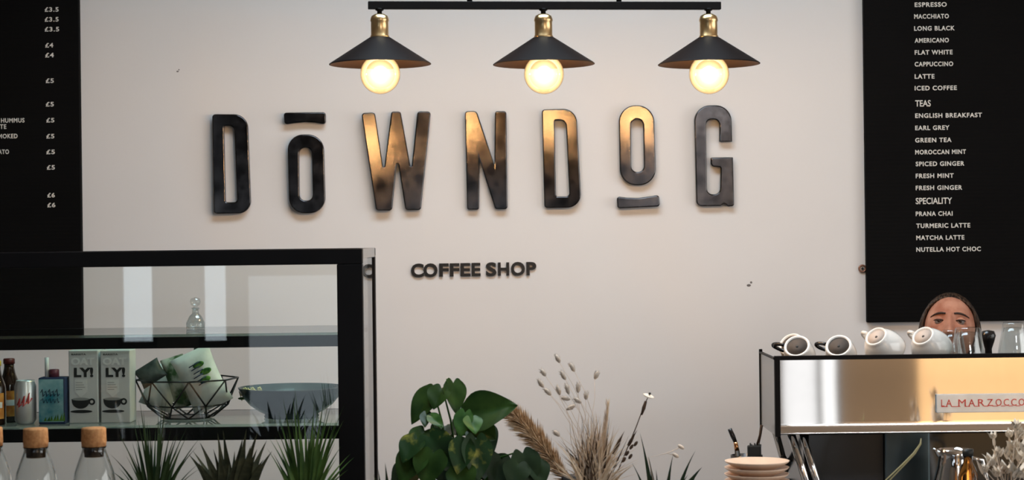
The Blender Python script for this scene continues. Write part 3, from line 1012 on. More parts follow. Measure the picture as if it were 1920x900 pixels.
r, R = bag('snack_bag', 378, 712, 0.105, 0.150, 0.040, -0.42, 0.0, M['bag_white'], 'white bag with green print leaning right in the wire basket', -0.040)
m = MB()
for (u, v, a) in ((0.3, 0.62, 0.5), (0.55, 0.25, -0.5), (0.30, -0.05, 0.3)):
    m.ball(R @ Vector((u * 0.04, -0.0215, v * 0.06)), 0.013, 10, 6, (1.2, 0.12, 0.6), R)
m.build('leaf_print', M['green_print'], r, local=True)
m = MB()
for j in range(6):
    m.tube([R @ Vector((-0.012 + 0.002 * (j % 3), -0.0225, 0.040 - 0.010 * j)), R @ Vector((0.018 - 0.004 * (j % 2), -0.0225, 0.043 - 0.010 * j))], 0.0013, 5)
m.build('print', M['navy'], r, local=True)
bag('snack_bag', 336, 716, 0.060, 0.130, 0.026, -0.30, 0.0, M['bag_green'], 'mottled green bag in the middle of the wire basket', -0.002)
bag('snack_bag', 303, 726, 0.085, 0.110, 0.036, 0.35, 0.0, M['bag_white'], 'crumpled pale bag at the left side of the wire basket', 0.036)
r, R = bag('snack_bag', 282, 700, 0.070, 0.050, 0.030, -0.55, 0.0, M['bag_dark'], 'dark bag poking out at the top left of the basket', -0.03)
r, R = bag('snack_bag', 372, 668, 0.035, 0.045, 0.020, 0.3, -0.2, M['bag_dark'], 'small dark bag on top of the basket pile under the shelf')

# blue-grey bowl
DBo = 4.80
ko = DBo / F
pb = at(547, 795, DBo)
Rb = 99 * ko
hb = at(547, 725, DBo).z - ZS2
b = empty('serving_bowl', (pb.x, DBo, ZS2), 'wide blue grey ceramic bowl on the lower shelf beside the case post', 'bowl')
prof = [(0, 0.001), (Rb * 0.50, 0), (Rb * 0.52, hb * 0.04), (Rb * 0.50, hb * 0.12), (Rb * 0.62, hb * 0.22), (Rb * 0.78, hb * 0.42), (Rb * 0.91, hb * 0.68), (Rb, hb * 0.98), (Rb * 1.0, hb),
        (Rb * 0.97, hb), (Rb * 0.87, hb * 0.70), (Rb * 0.72, hb * 0.44), (Rb * 0.5, hb * 0.26), (0, hb * 0.2)]
MB().lathe(prof, None, 56).build('body', M['bowl'], b, local=True)
# little flowers lying on the rim
fl = empty('flower_sprig', at(474, 738, DBo - 0.02), 'small sprig of pale yellow blossom at the left rim of the blue bowl', 'flowers')
m = MB(); m2 = MB()
rnd = random.Random(3)
cpos = Vector(fl.location)
for j in range(16):
    p = cpos + Vector((rnd.uniform(-0.028, 0.028), rnd.uniform(-0.012, 0.012), rnd.uniform(-0.006, 0.012)))
    for q in range(5):
        a = 2 * PI * q / 5
        m.ball(p + Vector((0.0035 * math.cos(a), -0.001, 0.0035 * math.sin(a))), 0.0030, 8, 5, (1, 0.5, 1))
for j in range(10):
    p = cpos + Vector((rnd.uniform(-0.03, 0.03), rnd.uniform(-0.01, 0.01), -0.012))
    m2.tube([p + Vector((0, 0, -0.006)), p + Vector((rnd.uniform(-0.008, 0.008), 0, 0.018))], 0.0010, 5)
    m2.ball(p, 0.007, 8, 5, (1.5, 0.4, 0.5))
m.build('blossom', mat('pale_yellow_petal', (0.70, 0.66, 0.36), 0.7), fl)
m2.build('stem', M['leaf_light'], fl)

# clear decanter on the upper shelf
DD = 4.85
p = at(367, 628, DD)
dc = empty('glass_decanter', (p.x, DD, ZS1), 'small clear glass decanter with ball stopper on the upper shelf', 'decanter')
prof = [(0, 0), (0.022, 0), (0.0235, 0.004), (0.0235, 0.018), (0.016, 0.034), (0.0085, 0.042), (0.0085, 0.052), (0.011, 0.055), (0.0095, 0.056), (0.0068, 0.052), (0.0068, 0.043), (0.0145, 0.033), (0.0215, 0.018), (0.0215, 0.006), (0, 0.004)]
MB().lathe(prof, None, 32).build('body', M['tumbler_glass'], dc, local=True)
MB().lathe([(0, 0.050), (0.0058, 0.051), (0.0062, 0.057), (0.0045, 0.059), (0.0110, 0.064), (0.0135, 0.071), (0.0110, 0.079), (0, 0.083)], None, 24).build('stopper', M['tumbler_glass'], dc, local=True)

# ------------------------------------------------------------------ cork stoppered carafes
DW = 4.0
kw = DW / F
def carafe_proto():
    p = at(67, 830, DW)
    r = empty('cork_carafe', (p.x, DW, CZ), 'clear glass carafe with cork stopper, left of the grassy plants', 'carafe', 'cork stoppered carafes along the counter')
    h = at(67, 838, DW).z - CZ      # glass lip height
    Ro = 0.0455
    t = 0.0028
    nk = 22.0 * kw
    out = [(0, 0), (Ro * 0.93, 0), (Ro, 0.006), (Ro, h * 0.60), (Ro * 0.98, h * 0.70), (Ro * 0.88, h * 0.80), (Ro * 0.70, h * 0.89), (nk * 1.04, h * 0.955), (nk * 0.98, h * 0.985), (nk * 1.06, h)]
    inn = [(nk * 0.93, h), (nk * 0.88, h * 0.985), (nk * 0.94, h * 0.955), (Ro * 0.70 - t, h * 0.887), (Ro * 0.88 - t, h * 0.797), (Ro * 0.98 - t, h * 0.70), (Ro - t, h * 0.60), (Ro - t, 0.010), (0, 0.007)]
    MB().lathe(out + inn, None, 48).build('glass_body', M['bottle_glass'], r, local=True)
    hc = at(67, 803, DW).z - CZ
    MB().lathe([(0, h - 0.022), (nk * 0.80, h - 0.022), (nk * 0.86, h - 0.001), (nk * 1.03, h + 0.0005), (nk * 1.06, h + 0.010), (nk * 1.03, hc - 0.003), (nk * 0.98, hc), (0, hc)], None, 36).build('cork_stopper', M['cork'], r, local=True)
    return r
cr1 = carafe_proto()
cr1['label'] = 'clear carafe with cork stopper in front of the silver can and bottles'
c2 = copy_tree(cr1); c2.location = (at(176, 830, DW).x, DW, CZ); c2['label'] = 'clear carafe with cork stopper beside the thin spiky grass'
c3 = copy_tree(cr1); c3.location = (at(-18, 830, DW + 0.03).x, DW + 0.03, CZ); c3['label'] = 'clear carafe with cork stopper, mostly cut off by the left edge'

# ------------------------------------------------------------------ plants
def pot(parent, x, y, r, h, material, rim=True):
    prof = [(0, CZ), (r * 0.76, CZ), (r, CZ + h * 0.82), (r * 1.06, CZ + h * 0.83), (r * 1.06, CZ + h), (r * 0.95, CZ + h), (r * 0.92, CZ + h * 0.86), (0, CZ + h * 0.86)]
    MB().lathe(prof, Matrix.Translation((x, y, 0)), 32).build('pot', material, parent)
    MB().lathe([(0, CZ + h * 0.885), (r * 0.915, CZ + h * 0.87), (r * 0.9, CZ + h * 0.80), (0, CZ + h * 0.80)], Matrix.Translation((x, y, 0)), 24).build('soil', M['soil'], parent)

def blade(mb, pts, w, fold=0.25, taper=2.0, nrm=None, n=9):
    """a leaf blade swept along a quadratic/cubic through pts"""
    P = [Vector(p) for p in pts]
    def ev(t):
        if len(P) == 3:
            return (1 - t) ** 2 * P[0] + 2 * t * (1 - t) * P[1] + t * t * P[2]
        if len(P) == 2:
            return P[0].lerp(P[1], t)
        return (1 - t) ** 3 * P[0] + 3 * t * (1 - t) ** 2 * P[1] + 3 * t * t * (1 - t) * P[2] + t ** 3 * P[3]
    rows = []
    nv = Vector(nrm) if nrm else Vector((0, -1, 0.3))
    for i in range(n + 1):
        t = i / n
        c = ev(t)
        tg = (ev(min(t + 0.02, 1)) - ev(max(t - 0.02, 0))).normalized()
        s = tg.cross(nv)
        s = s.normalized() if s.length > 1e-4 else Vector((1, 0, 0))
        nn = s.cross(tg).normalized()
        hw = w / 2 * (0.60 + 0.40 * math.sin(PI * min(1, t * 1.2 + 0.1))) * max(0.02, (1 - t ** taper))
        rows.append([c - s * hw + nn * hw * fold, c, c + s * hw + nn * hw * fold])
    mb.quads(rows)

def leaf_heart(mb, p0, p1, w, nrm=(0, -1, 0.35), droop=0.15, fold=0.22, n=10, m_=6):
    """heart shaped leaf from stalk point p0 to tip p1"""
    p0, p1 = Vector(p0), Vector(p1)
    ax = p1 - p0
    L_ = ax.length
    ax.normalize()
    nv = Vector(nrm)
    nv = (nv - ax * nv.dot(ax)).normalized()
    s = ax.cross(nv)
    rows = []
    for i in range(n + 1):
        t = i / n
        # half width profile of a heart
        hw = w / 2 * (math.sin(PI * min(1.0, (t + 0.13) / 1.13) ** 0.62)) ** 0.85 if t < 1 else 0.0
        row = []
        for j in range(-m_, m_ + 1):
            u = j / m_
            back = -0.16 * L_ * math.sin(PI * min(1, abs(u) * 1.05)) * max(0, 1 - t * 2.2)
            c = p0 + ax * (t * L_ + back) + s * (u * max(hw, 0.0002))
            c += nv * (fold * abs(u) * hw - droop * L_ * (t ** 2) * 0.6 + 0.012 * L_ * math.sin(9 * t + 3 * u))
            row.append(c)
        rows.append(row)
    mb.quads(rows)

# thin spiky grass in front of the case
def grass_plant(name, px, d, tips, material, label, w, seed, bow=0.25, potmat='pot_dark', pr=0.05, ph=0.09, cat='plant', spread=6):
    rnd = random.Random(seed)
    b = at(px, 905, d)
    r = empty(name, (b.x, d, CZ), label, cat)
    pot(r, b.x, d, pr, ph, M[potmat])
    m = MB()
    zb = CZ + ph * 0.85
    tips = tips + [(a + rnd.uniform(-9, 9), b_ + rnd.uniform(4, 30)) for (a, b_) in tips if cat == 'plant' and w < 0.012]
    for (tx, ty) in tips:
        dd = d + rnd.uniform(-0.05, 0.05)
        tip = at(tx, ty, dd)
        s = Vector((b.x + rnd.uniform(-spread, spread) * 0.0012 + (tip.x - b.x) * 0.10, d + rnd.uniform(-0.012, 0.012), zb))
        mid = s.lerp(tip, 0.55)
        mid.x += (s.x - tip.x) * bow
        mid.z += abs(tip.x - s.x) * bow * 0.9
        blade(m, [s, mid, tip], w * rnd.uniform(0.8, 1.2), nrm=(rnd.uniform(-.5, .5), -1, 0.3))
    m.build('foliage', material, r)
    return r
rnd = random.Random(11)
tipsA = [(207, 852), (222, 812), (236, 838), (251, 800), (258, 785), (262, 752), (275, 790), (285, 812), (297, 770), (305, 742), (312, 790), (322, 800), (335, 812), (345, 828), (352, 800), (362, 840), (374, 822), (226, 872), (214, 886), (372, 870), (243, 866), (331, 858), (270, 830), (300, 830), (318, 846), (248, 830)]
grass_plant('spiky_grass', 288, 4.22, tipsA, M['grass_dark'], 'dark thin bladed spiky grass plant beside the right cork carafe', 0.0085, 1, bow=0.16)
tipsB = [(362, 846), (375, 830), (408, 812), (418, 806), (412, 850), (400, 842), (455, 822), (462, 805), (470, 836), (484, 808), (482, 842), (500, 826), (440, 846), (372, 868), (354, 852), (430, 868), (494, 862), (392, 872), (510, 846)]
grass_plant('succulent_plant', 432, 4.18, tipsB, M['snake'], 'dark olive succulent with broad pointed leaves between the two grasses', 0.030, 2, bow=0.12)
tipsC = [(505, 822), (518, 800), (520, 780), (530, 745), (537, 808), (545, 775), (553, 762), (562, 800), (575, 830), (580, 800), (588, 790), (597, 762), (604, 818), (610, 735), (618, 802), (628, 830), (634, 780), (645, 760), (657, 851), (640, 836), (512, 850), (524, 836), (590, 745), (552, 722), (622, 755), (596, 832), (570, 770), (650, 872)]
grass_plant('grassy_plant', 572, 4.24, tipsC, M['grass_bright'], 'bright green grassy plant in front of the blue bowl and case post', 0.0095, 3, bow=0.12)
tipsD = [(708, 876), (722, 868), (738, 880), (745, 890), (700, 890)]
grass_plant('small_leafy_plant', 726, 4.15, tipsD, M['leaf_dark'], 'small dark leafed plant low beside the case post', 0.016, 4, bow=0.2, pr=0.035)

# pothos
DP = 4.30
pb = at(862, 905, DP)
r = empty('pothos_plant', (pb.x, DP, CZ), 'bushy pothos with large heart shaped green leaves right of the glass case', 'plant')
pot(r, pb.x, DP, 0.07, 0.11, M['pot_dark'])
def P2(px, py, dd=0.0):
    return at(px, py, DP + dd)
kp = DP / F
groups = {'leaf': [], 'leaf_var': [], 'leaf_light': [], 'leaf_dark': []}
#            attach          tip          w   depth  normal
LV = [('leaf', (812, 734), (769, 793), 50, 0.03, (-0.5, -1, 0.5)),
      ('leaf', (828, 728), (812, 766), 42, 0.02, (-0.3, -1, 0.3)),
      ('leaf', (850, 718), (857, 775), 42, 0.03, (0.4, -1, 0.35)),
      ('leaf', (880, 778), (968, 757), 74, 0.00, (0.1, -1, 0.55)),
      ('leaf_light', (872, 774), (862, 820), 34, -0.03, (-0.2, -1, 0.5)),
      ('leaf', (888, 800), (930, 822), 58, -0.01, (0.3, -1, 0.4)),
      ('leaf_light', (884, 784), (892, 812), 34, -0.04, (0.3, -1, 0.6)),
      ('leaf_var', (806, 820), (857, 888), 58, -0.05, (-0.2, -1, 0.6)),
      ('leaf_var', (868, 828), (858, 888), 46, -0.06, (0.2, -1, 0.55)),
      ('leaf_var', (782, 822), (753, 866), 50, -0.04, (-0.5, -1, 0.7)),
      ('leaf', (796, 808), (770, 846), 44, -0.02, (-0.4, -1, 0.5)),
      ('leaf_var', (892, 824), (897, 905), 54, -0.05, (0.3, -1, 0.5)),
      ('leaf', (784, 850), (748, 905), 62, -0.05, (-0.5, -1, 0.5)),
      ('leaf', (812, 850), (796, 912), 60, -0.07, (-0.2, -1, 0.5)),
      ('leaf_var', (800, 775), (796, 800), 22, 0.0, (-0.2, -1, 0.5)),
      ('leaf_light', (808, 780), (830, 800), 22, -0.02, (0.0, -1, 0.6)),
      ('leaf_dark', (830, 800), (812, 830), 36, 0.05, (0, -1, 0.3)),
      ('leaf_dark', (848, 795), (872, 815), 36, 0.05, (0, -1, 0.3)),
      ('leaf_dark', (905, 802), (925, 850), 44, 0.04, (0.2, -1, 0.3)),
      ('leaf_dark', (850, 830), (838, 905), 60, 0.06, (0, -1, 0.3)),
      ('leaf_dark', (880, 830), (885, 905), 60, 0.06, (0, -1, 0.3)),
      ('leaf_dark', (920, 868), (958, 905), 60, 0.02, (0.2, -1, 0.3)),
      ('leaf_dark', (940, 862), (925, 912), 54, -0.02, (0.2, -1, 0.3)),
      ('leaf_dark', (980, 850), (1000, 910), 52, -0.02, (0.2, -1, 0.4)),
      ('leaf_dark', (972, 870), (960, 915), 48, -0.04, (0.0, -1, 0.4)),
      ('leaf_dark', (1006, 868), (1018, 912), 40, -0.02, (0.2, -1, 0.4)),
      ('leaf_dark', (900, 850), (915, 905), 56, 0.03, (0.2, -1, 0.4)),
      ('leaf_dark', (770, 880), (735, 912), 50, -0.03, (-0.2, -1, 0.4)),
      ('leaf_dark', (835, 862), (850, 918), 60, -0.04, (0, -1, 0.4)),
      ('leaf', (862, 878), (874, 925), 52, -0.07, (0, -1, 0.5))]
stem = MB()
base = Vector((pb.x, DP, CZ + 0.09))
for (g, a, t_, w, dd, nn) in LV:
    a3 = P2(a[0], a[1], dd + 0.01); t3 = P2(t_[0], t_[1], dd - 0.02)
    leaf_heart(groups[g].append(MB()) or groups[g][-1], a3, t3, w * kp * 1.12, nn)
    st = base + Vector((random.uniform(-0.03, 0.03), random.uniform(-0.03, 0.03), 0))
    mid = st.lerp(a3, 0.6) + Vector((0, 0.03, 0.03))
    stem.tube([st, mid, a3.lerp(mid, 0.3) + Vector((0, 0.006, 0.004)), a3], [0.0028, 0.0024, 0.0018, 0.0013], 6)
for g, mbs in groups.items():
    for mm in mbs:
        mm.build('leaf', M[g], r)
p0 = P2(838, 725, 0.03)
stem.tube([p0, p0 + Vector((-0.001, 0, 0.018))], 0.0010, 5)
stem.build('stem', M['leaf_light'], r)

# tan plume leaning behind the pothos
DPm = 4.48
pm = at(1070, 950, DPm)
r = empty('dried_plume', (pm.x, DPm, CZ), 'thick tan dried plume leaning left between pothos and dried grasses', 'dried plume')
MB().lathe([(0, CZ), (0.030, CZ), (0.036, CZ + 0.03), (0.034, CZ + 0.09), (0.020, CZ + 0.12), (0.022, CZ + 0.13), (0.017, CZ + 0.13), (0.015, CZ + 0.12), (0.02, CZ + 0.10), (0, CZ + 0.08)], Matrix.Translation((pm.x, DPm, 0)), 28).build('vase', M['pot_dark'], r)
m = MB()
pA, pB, pC = at(1065, 905, DPm), at(1012, 820, DPm), at(955, 772, DPm)
m.tube([Vector((pm.x, DPm, CZ + 0.10)), pA, pB, pC], [0.002, 0.003, 0.003, 0.002], 6)
m.build('stalk', M['straw'], r)
m = MB()
rnd = random.Random(5)
for i in range(1300):
    t = rnd.random() ** 0.8
    c0 = (1 - t) ** 2 * pA + 2 * t * (1 - t) * pB + t * t * pC
    dirv = (2 * (1 - t) * (pB - pA) + 2 * t * (pC - pB)).normalized()
    a = rnd.uniform(0, 2 * PI)
    out = Vector((math.cos(a) * 0.7, math.sin(a), math.cos(a) * 0.8))
    ln = rnd.uniform(0.026, 0.046) * (0.75 + 0.5 * math.sin(PI * t))
    tip = c0 + (dirv * 0.75 + out * 0.62).normalized() * ln
    blade(m, [c0, c0.lerp(tip, 0.5) + dirv * 0.003, tip], 0.0040, n=3, nrm=(rnd.uniform(-1, 1), -1, rnd.uniform(-1, 1)))
m.build('plume', M['pampas'], r)

# dried grasses
DG = 4.32
kg = DG / F
pg = at(1112, 960, DG)
r = empty('dried_grass_bouquet', (pg.x, DG, CZ), 'bouquet of straw coloured dried grasses with bunny tail seed heads', 'dried bouquet')
MB().lathe([(0, CZ), (0.042, CZ), (0.052, CZ + 0.03), (0.050, CZ + 0.07), (0.032, CZ + 0.105), (0.036, CZ + 0.118), (0.030, CZ + 0.118), (0.027, CZ + 0.105), (0.03, CZ + 0.08), (0, CZ + 0.05)], Matrix.Translation((pg.x, DG, 0)), 32).build('vase', M['pot_clay'], r)
heads = [(1046, 673, -.45), (1019, 699, -.6), (1056, 704, -.5), (1073, 689, -.5), (1118, 704, .4), (1014, 719, -.6), (1027, 735, -.8), (1047, 732, -.3), (1064, 730, -.25), (1084, 727, 0.02), (1061, 747, -1.4), (1083, 751, -1.0), (1070, 764, 1.1), (1044, 813, -.8), (1099, 742, 0.1)]
ms = MB()
rnd = random.Random(9)
base = Vector((pg.x, DG, CZ + 0.09))
def gp(px, py, dd=0.0):
    return at(px, py, DG + dd)
for (hx, hy, an) in heads:
    dd = rnd.uniform(-0.05, 0.05)
    c0 = gp(hx, hy, dd)
    dv = Vector((math.sin(an), 0, math.cos(an)))
    hm = MB()
    L_ = rnd.uniform(0.009, 0.012)
    hm.ball(c0, 1.0, 10, 8, (0.0048, 0.0048, L_), Matrix.Rotation(an, 3, 'Y'))
    for q in range(60):
        a = rnd.uniform(0, 2 * PI); z = rnd.uniform(-0.9, 1)
        rr = math.sqrt(max(0, 1 - z * z))
        pl_ = Matrix.Rotation(an, 3, 'Y') @ Vector((0.0048 * rr * math.cos(a), 0.0048 * rr * math.sin(a), L_ * z))
        ou = Matrix.Rotation(an, 3, 'Y') @ Vector((0.5 * math.cos(a), 0.5 * math.sin(a), 1.0))
        s_ = c0 + pl_
        blade(hm, [s_, s_ + ou.normalized() * 0.0055], 0.0007, n=2, nrm=(math.cos(a), -1, 0))
    hm.build('seed_head', M['bunny'], r)
    b0 = base + Vector((rnd.uniform(-0.015, 0.015), rnd.uniform(-0.015, 0.015), 0))
    e0 = c0 - dv * L_
    mid = b0.lerp(e0, 0.6) + Vector((0.02 if an < 0 else -0.01, 0, 0.015))
    ms.tube([b0, b0.lerp(mid, 0.55), mid, mid.lerp(e0, 0.55) + Vector((0.004, 0, 0.001)), e0], [0.0009, 0.0008, 0.0006, 0.0005, 0.0005], 5)
ms.build('stem', M['straw_pale'], r)
m = MB(); mp_ = MB(); md = MB()
for i in range(330):
    tx = rnd.gauss(1110, 42); ty = rnd.uniform(765, 885) + abs(tx - 1115) * 0.5
    tx = min(max(tx, 1030), 1200)
    dd = rnd.uniform(-0.05, 0.05)
    tip = gp(tx, ty, dd)
    b0 = base + Vector((rnd.uniform(-0.028, 0.028), rnd.uniform(-0.025, 0.025), 0))
    mid = b0.lerp(tip, 0.5) + Vector(((b0.x - tip.x) * 0.25, 0, 0.01))
    tgt = m if i % 3 else (mp_ if i % 2 else md)
    blade(tgt, [b0, mid, tip], rnd.uniform(0.0035, 0.0075), nrm=(rnd.uniform(-.8, .8), -1, 0.2), n=7)
# upright fluffy wheat plume
for i in range(260):
    t = rnd.random()
    c0 = gp(1140 - 8 * (1 - t) * 1.5, 880 - 120 * t, 0.0)
    a = rnd.uniform(0, 2 * PI)
    tip = c0 + Vector((0.0075 * math.cos(a) * (1.1 - 0.4 * t), 0.008 * math.sin(a), 0.018))
    blade(m if i % 3 else mp_, [c0, tip], 0.0016, n=2, nrm=(math.cos(a), -1, 0))
m.build('straw_blades', M['straw'], r)
mp_.build('pale_blades', M['straw_pale'], r)
for (a, b_, w) in [((1171, 808), (1150, 852), 9), ((1195, 806), (1178, 836), 7), ((1180, 815), (1128, 930), 5), ((1145, 850), (1120, 930), 6)]:
    blade(md, [gp(b_[0], b_[1]), gp((a[0] + b_[0]) / 2 - 1, (a[1] + b_[1]) / 2), gp(*a)], w * kg, n=6)
# side oats to the right
for (px, py) in [(1184, 838), (1192, 832), (1176, 850), (1182, 856), (1170, 862)]:
    mp2 = gp(px, py, -0.01)
    md.ball(mp2, 1.0, 8, 6, (0.0035, 0.003, 0.007), Matrix.Rotation(0.6, 3, 'Y'))
md.build('brown_blades', M['straw_dark'], r)
# tall stem with a disc shaped dried head
m = MB()
hd = gp(1216, 743)
m.tube([base, gp(1160, 880), gp(1193, 800), gp(1209, 757), hd], [0.0014, 0.0014, 0.0013, 0.0012, 0.001], 6)
m.tube([gp(1203, 778), gp(1207, 765), gp(1211, 752)], [0.0020, 0.0042, 0.0028], 8)
m.build('dark_stem', M['straw_dark'], r)
m = MB()
Mh = axis_matrix(hd, (0.35, -0.25, 1))
m.lathe([(0, -0.002), (0.011, -0.0008), (0.0132, 0.001), (0.011, 0.0022), (0, 0.003)], Mh, 18)
m.build('disc_head', M['petal'], r)
m = MB(); m.ball(hd + Vector((0.0025, -0.002, 0.006)), 0.0032, 10, 8); m.build('seed', M['ink'], r)

# small dark bladed plant with dried flowers, left of the saucers
DQ = 4.28
pq = at(1238, 950, DQ)
r = empty('dark_bladed_plant', (pq.x, DQ, CZ), 'sparse plant of dark upright blades between bouquet and saucers', 'plant')
pot(r, pq.x, DQ, 0.04, 0.08, M['pot_dark'])
m = MB()
zb = CZ + 0.07
for (tx, ty, w) in [(1200, 812, 9), (1216, 856, 9), (1262, 852, 9), (1304, 845, 9), (1316, 876, 20), (1336, 900, 18), (1230, 880, 8), (1185, 868, 7), (1290, 890, 10)]:
    tip = at(tx, ty, DQ)
    s = Vector((pq.x + (tip.x - pq.x) * 0.35, DQ, zb))
    mid = Vector((s.x + (tip.x - s.x) * 0.38, DQ, s.z + (tip.z - s.z) * 0.6))
    blade(m, [s, mid, tip], w * kg, n=8)
m.build('foliage', M['leaf_dark'], r)
m = MB(); mm = MB()
for (hx, hy) in [(1277, 838), (1267, 854)]:
    h = at(hx, hy, DQ)
    m.ball(h, 1, 10, 8, (0.0085, 0.006, 0.0042), Matrix.Rotation(0.6, 3, 'Y'))
    mm.tube([Vector((pq.x, DQ, zb)), at(1215, 858, DQ), at(1250, 850, DQ), h], [0.0008] * 4, 5)
m.build('dried_flower', M['straw_pale'], r)
mm.build('thin_stem', M['straw_pale'], r)

# ------------------------------------------------------------------ saucers and brushes
DSa = 4.30
ks = DSa / F
pc = at(1418, 868, DSa)
zs_top = pc.z
n_s = 12
pitch = (zs_top - CZ - 0.001) / n_s
saucer0 = None
names_s = ['topmost', 'second', 'third', 'fourth', 'fifth', 'sixth', 'seventh', 'eighth', 'ninth', 'tenth', 'eleventh', 'lowest']
for i in range(n_s):
    z = CZ + 0.0005 + (n_s - 1 - i) * pitch
    if saucer0 is None:
        Rr = 60.5 * ks
        hgt = pitch * 1.0 + 0.006
        prof = [(0, 0.0), (Rr * 0.52, 0.0), (Rr * 0.56, 0.003), (Rr * 0.80, hgt * 0.45), (Rr * 0.97, hgt * 0.85), (Rr, hgt), (Rr * 0.965, hgt), (Rr * 0.78, hgt * 0.60), (Rr * 0.52, 0.0062), (0, 0.0060)]
        o = MB().lathe(prof, None, 56).build('saucer', M['saucer'], None, local=True)
        saucer0 = o
    else:
        o = saucer0.copy(); COL.objects.link(o)
    o.location = (pc.x + random.uniform(-0.0022, 0.0022), DSa + random.uniform(-0.002, 0.002), z)
    tag(o, '%s cream saucer %s the stack beside the coffee machine' % (names_s[i], 'on' if i == 0 else 'in'), 'saucer', 'cream saucers stacked beside the machine')

DT = 4.62
pt = at(1400, 870, DT)
tc = empty('tool_cup', (pt.x, DT, CZ), 'dark tool cup behind the saucers holding brushes', 'cup')
ht = at(1400, 853, DT).z - CZ
Rt = 30 * DT / F
MB().lathe([(0, 0), (Rt * 0.9, 0), (Rt, 0.005), (Rt, ht), (Rt * 0.94, ht), (Rt * 0.92, 0.008), (0, 0.006)], None, 32).build('body', M['handle_black'], tc, local=True)
def stick(pts, rad, seg=10):
    return MB().tube(pts, rad, seg)
b0, b1, b2, b3 = at(1384, 868, DT), at(1382, 845, DT), at(1379, 829, DT), at(1368, 804, DT)
lo_ = Vector((pt.x - 0.008, DT, CZ + 0.03))
e = empty('barista_brush', lo_, 'black handled brush with copper ferrule standing in the tool cup', 'brush')
stick([b2, b3.lerp(b2, 0.5), b3], [0.0045, 0.0058, 0.0050]).build('handle', M['handle_black'], e)
stick([b1, b2], [0.0058, 0.0048]).build('ferrule', M['copper'], e)
stick([lo_, b1], [0.010, 0.0060]).build('bristle_head', M['ink'], e)
s0, s1, s2 = at(1414, 862, DT), at(1420, 836, DT), at(1428, 797, DT)
lo_ = Vector((pt.x + 0.012, DT, CZ + 0.03))
e = empty('pastry_brush', lo_, 'broad black brush with thin stick handle in the tool cup', 'brush')
stick([s1, s1.lerp(s2, 0.5) + Vector((0.0015, 0, 0)), s2], [0.0042, 0.0032, 0.0038]).build('handle', M['straw_dark'], e)
hb_ = at(1414, 835, DT)
m = MB().box(hb_.x - 0.016, hb_.x + 0.016, DT - 0.010, DT + 0.010, CZ + 0.03, hb_.z, 0.003)
for j in range(9):
    m.tube([(hb_.x - 0.014 + 0.0035 * j, DT - 0.004, hb_.z - 0.01), (hb_.x - 0.014 + 0.0035 * j + 0.001, DT - 0.004, hb_.z + 0.003 * ((j * 5) % 3))], 0.0020, 6)
m.build('bristle_head', M['ink'], e)

# ------------------------------------------------------------------ espresso machine
DM = 4.50
DMb = 4.77
km = DM / F
MX0 = at(1453, 740, DM).x
MX1 = MX0 + 0.975
MZT = at(1700, 672, DM).z          # top of the steel panel
MZB = at(1700, 813, DM).z          # bottom of the steel panel
em = empty('espresso_machine', ((MX0 + MX1) / 2, 4.75, CZ), 'wide steel espresso machine seen from behind with cups on top', 'espresso machine')
# back panel: gently bowed sheet of brushed steel
px0 = MX0 + 0.012
m = MB()
rows = []
NU = 40
lip = at(1700, 805, DM).z
prof = [(0.0, MZT), (0.0, MZT - 0.004), (0.0006, MZT - 0.05), (0.0008, MZT - 0.09), (0.0006, lip + 0.02), (0.0, lip + 0.002), (-0.004, lip - 0.003), (-0.0065, lip - 0.006), (-0.0055, MZB + 0.002), (0.004, MZB), (0.02, MZB)]
for (dy, z) in prof:
    row = []
    for j in range(NU + 1):
        u = j / NU
        x = px0 + u * (MX1 - 0.012 - px0)
        bow = -0.0012 * (1 - (2 * u - 1) ** 2)
        row.append((x, DM + dy + bow + 0.004, z))
    rows.append(row)
m.quads(rows)
m.build('back_panel', M['steel'], em)
m = MB()
m.box(MX0 + 0.006, MX1 - 0.006, DM + 0.012, DMb - 0.006, MZB + 0.004, MZT - 0.032, 0.001)
m.build('body', M['gloss_black'], em)
# side panels with black edging
for (x, s) in ((MX0, 1), (MX1, -1)):
    xo = x
    sp_ = MB().box(min(xo + s * 0.002, xo + s * 0.006), max(xo + s * 0.002, xo + s * 0.006), DM + 0.012, DMb, MZB - 0.002, MZT).build('side_panel', M['grey_panel'], em)
    m = MB()
    a, b_ = sorted((xo, xo + s * 0.0125))
    m.box(a, b_, DM - 0.002, DM + 0.012, MZB - 0.004, MZT + 0.008, 0.001)
    a, b_ = sorted((xo - s * 0.001, xo + s * 0.007))
    m.box(a, b_, DMb, DMb + 0.008, MZB - 0.006, MZT + 0.010, 0.001)
    m.box(a, b_, DM + 0.012, DMb, MZT, MZT + 0.004, 0.0005)
    m.build('edge_trim', M['black_metal'], sp_)
# cup tray on top with rail
m = MB()
m.box(MX0 + 0.013, MX1 - 0.013, DM + 0.016, DMb - 0.006, MZT - 0.032, MZT - 0.028, 0.001)
m.build('cup_tray', M['black_metal'], em)
ZTR = MZT - 0.028
m = MB()
m.box(MX0, MX1, DM - 0.001, DM + 0.012, MZT - 0.001, MZT + 0.0090, 0.001)
m.build('tray_rail', M['black_metal'], em)
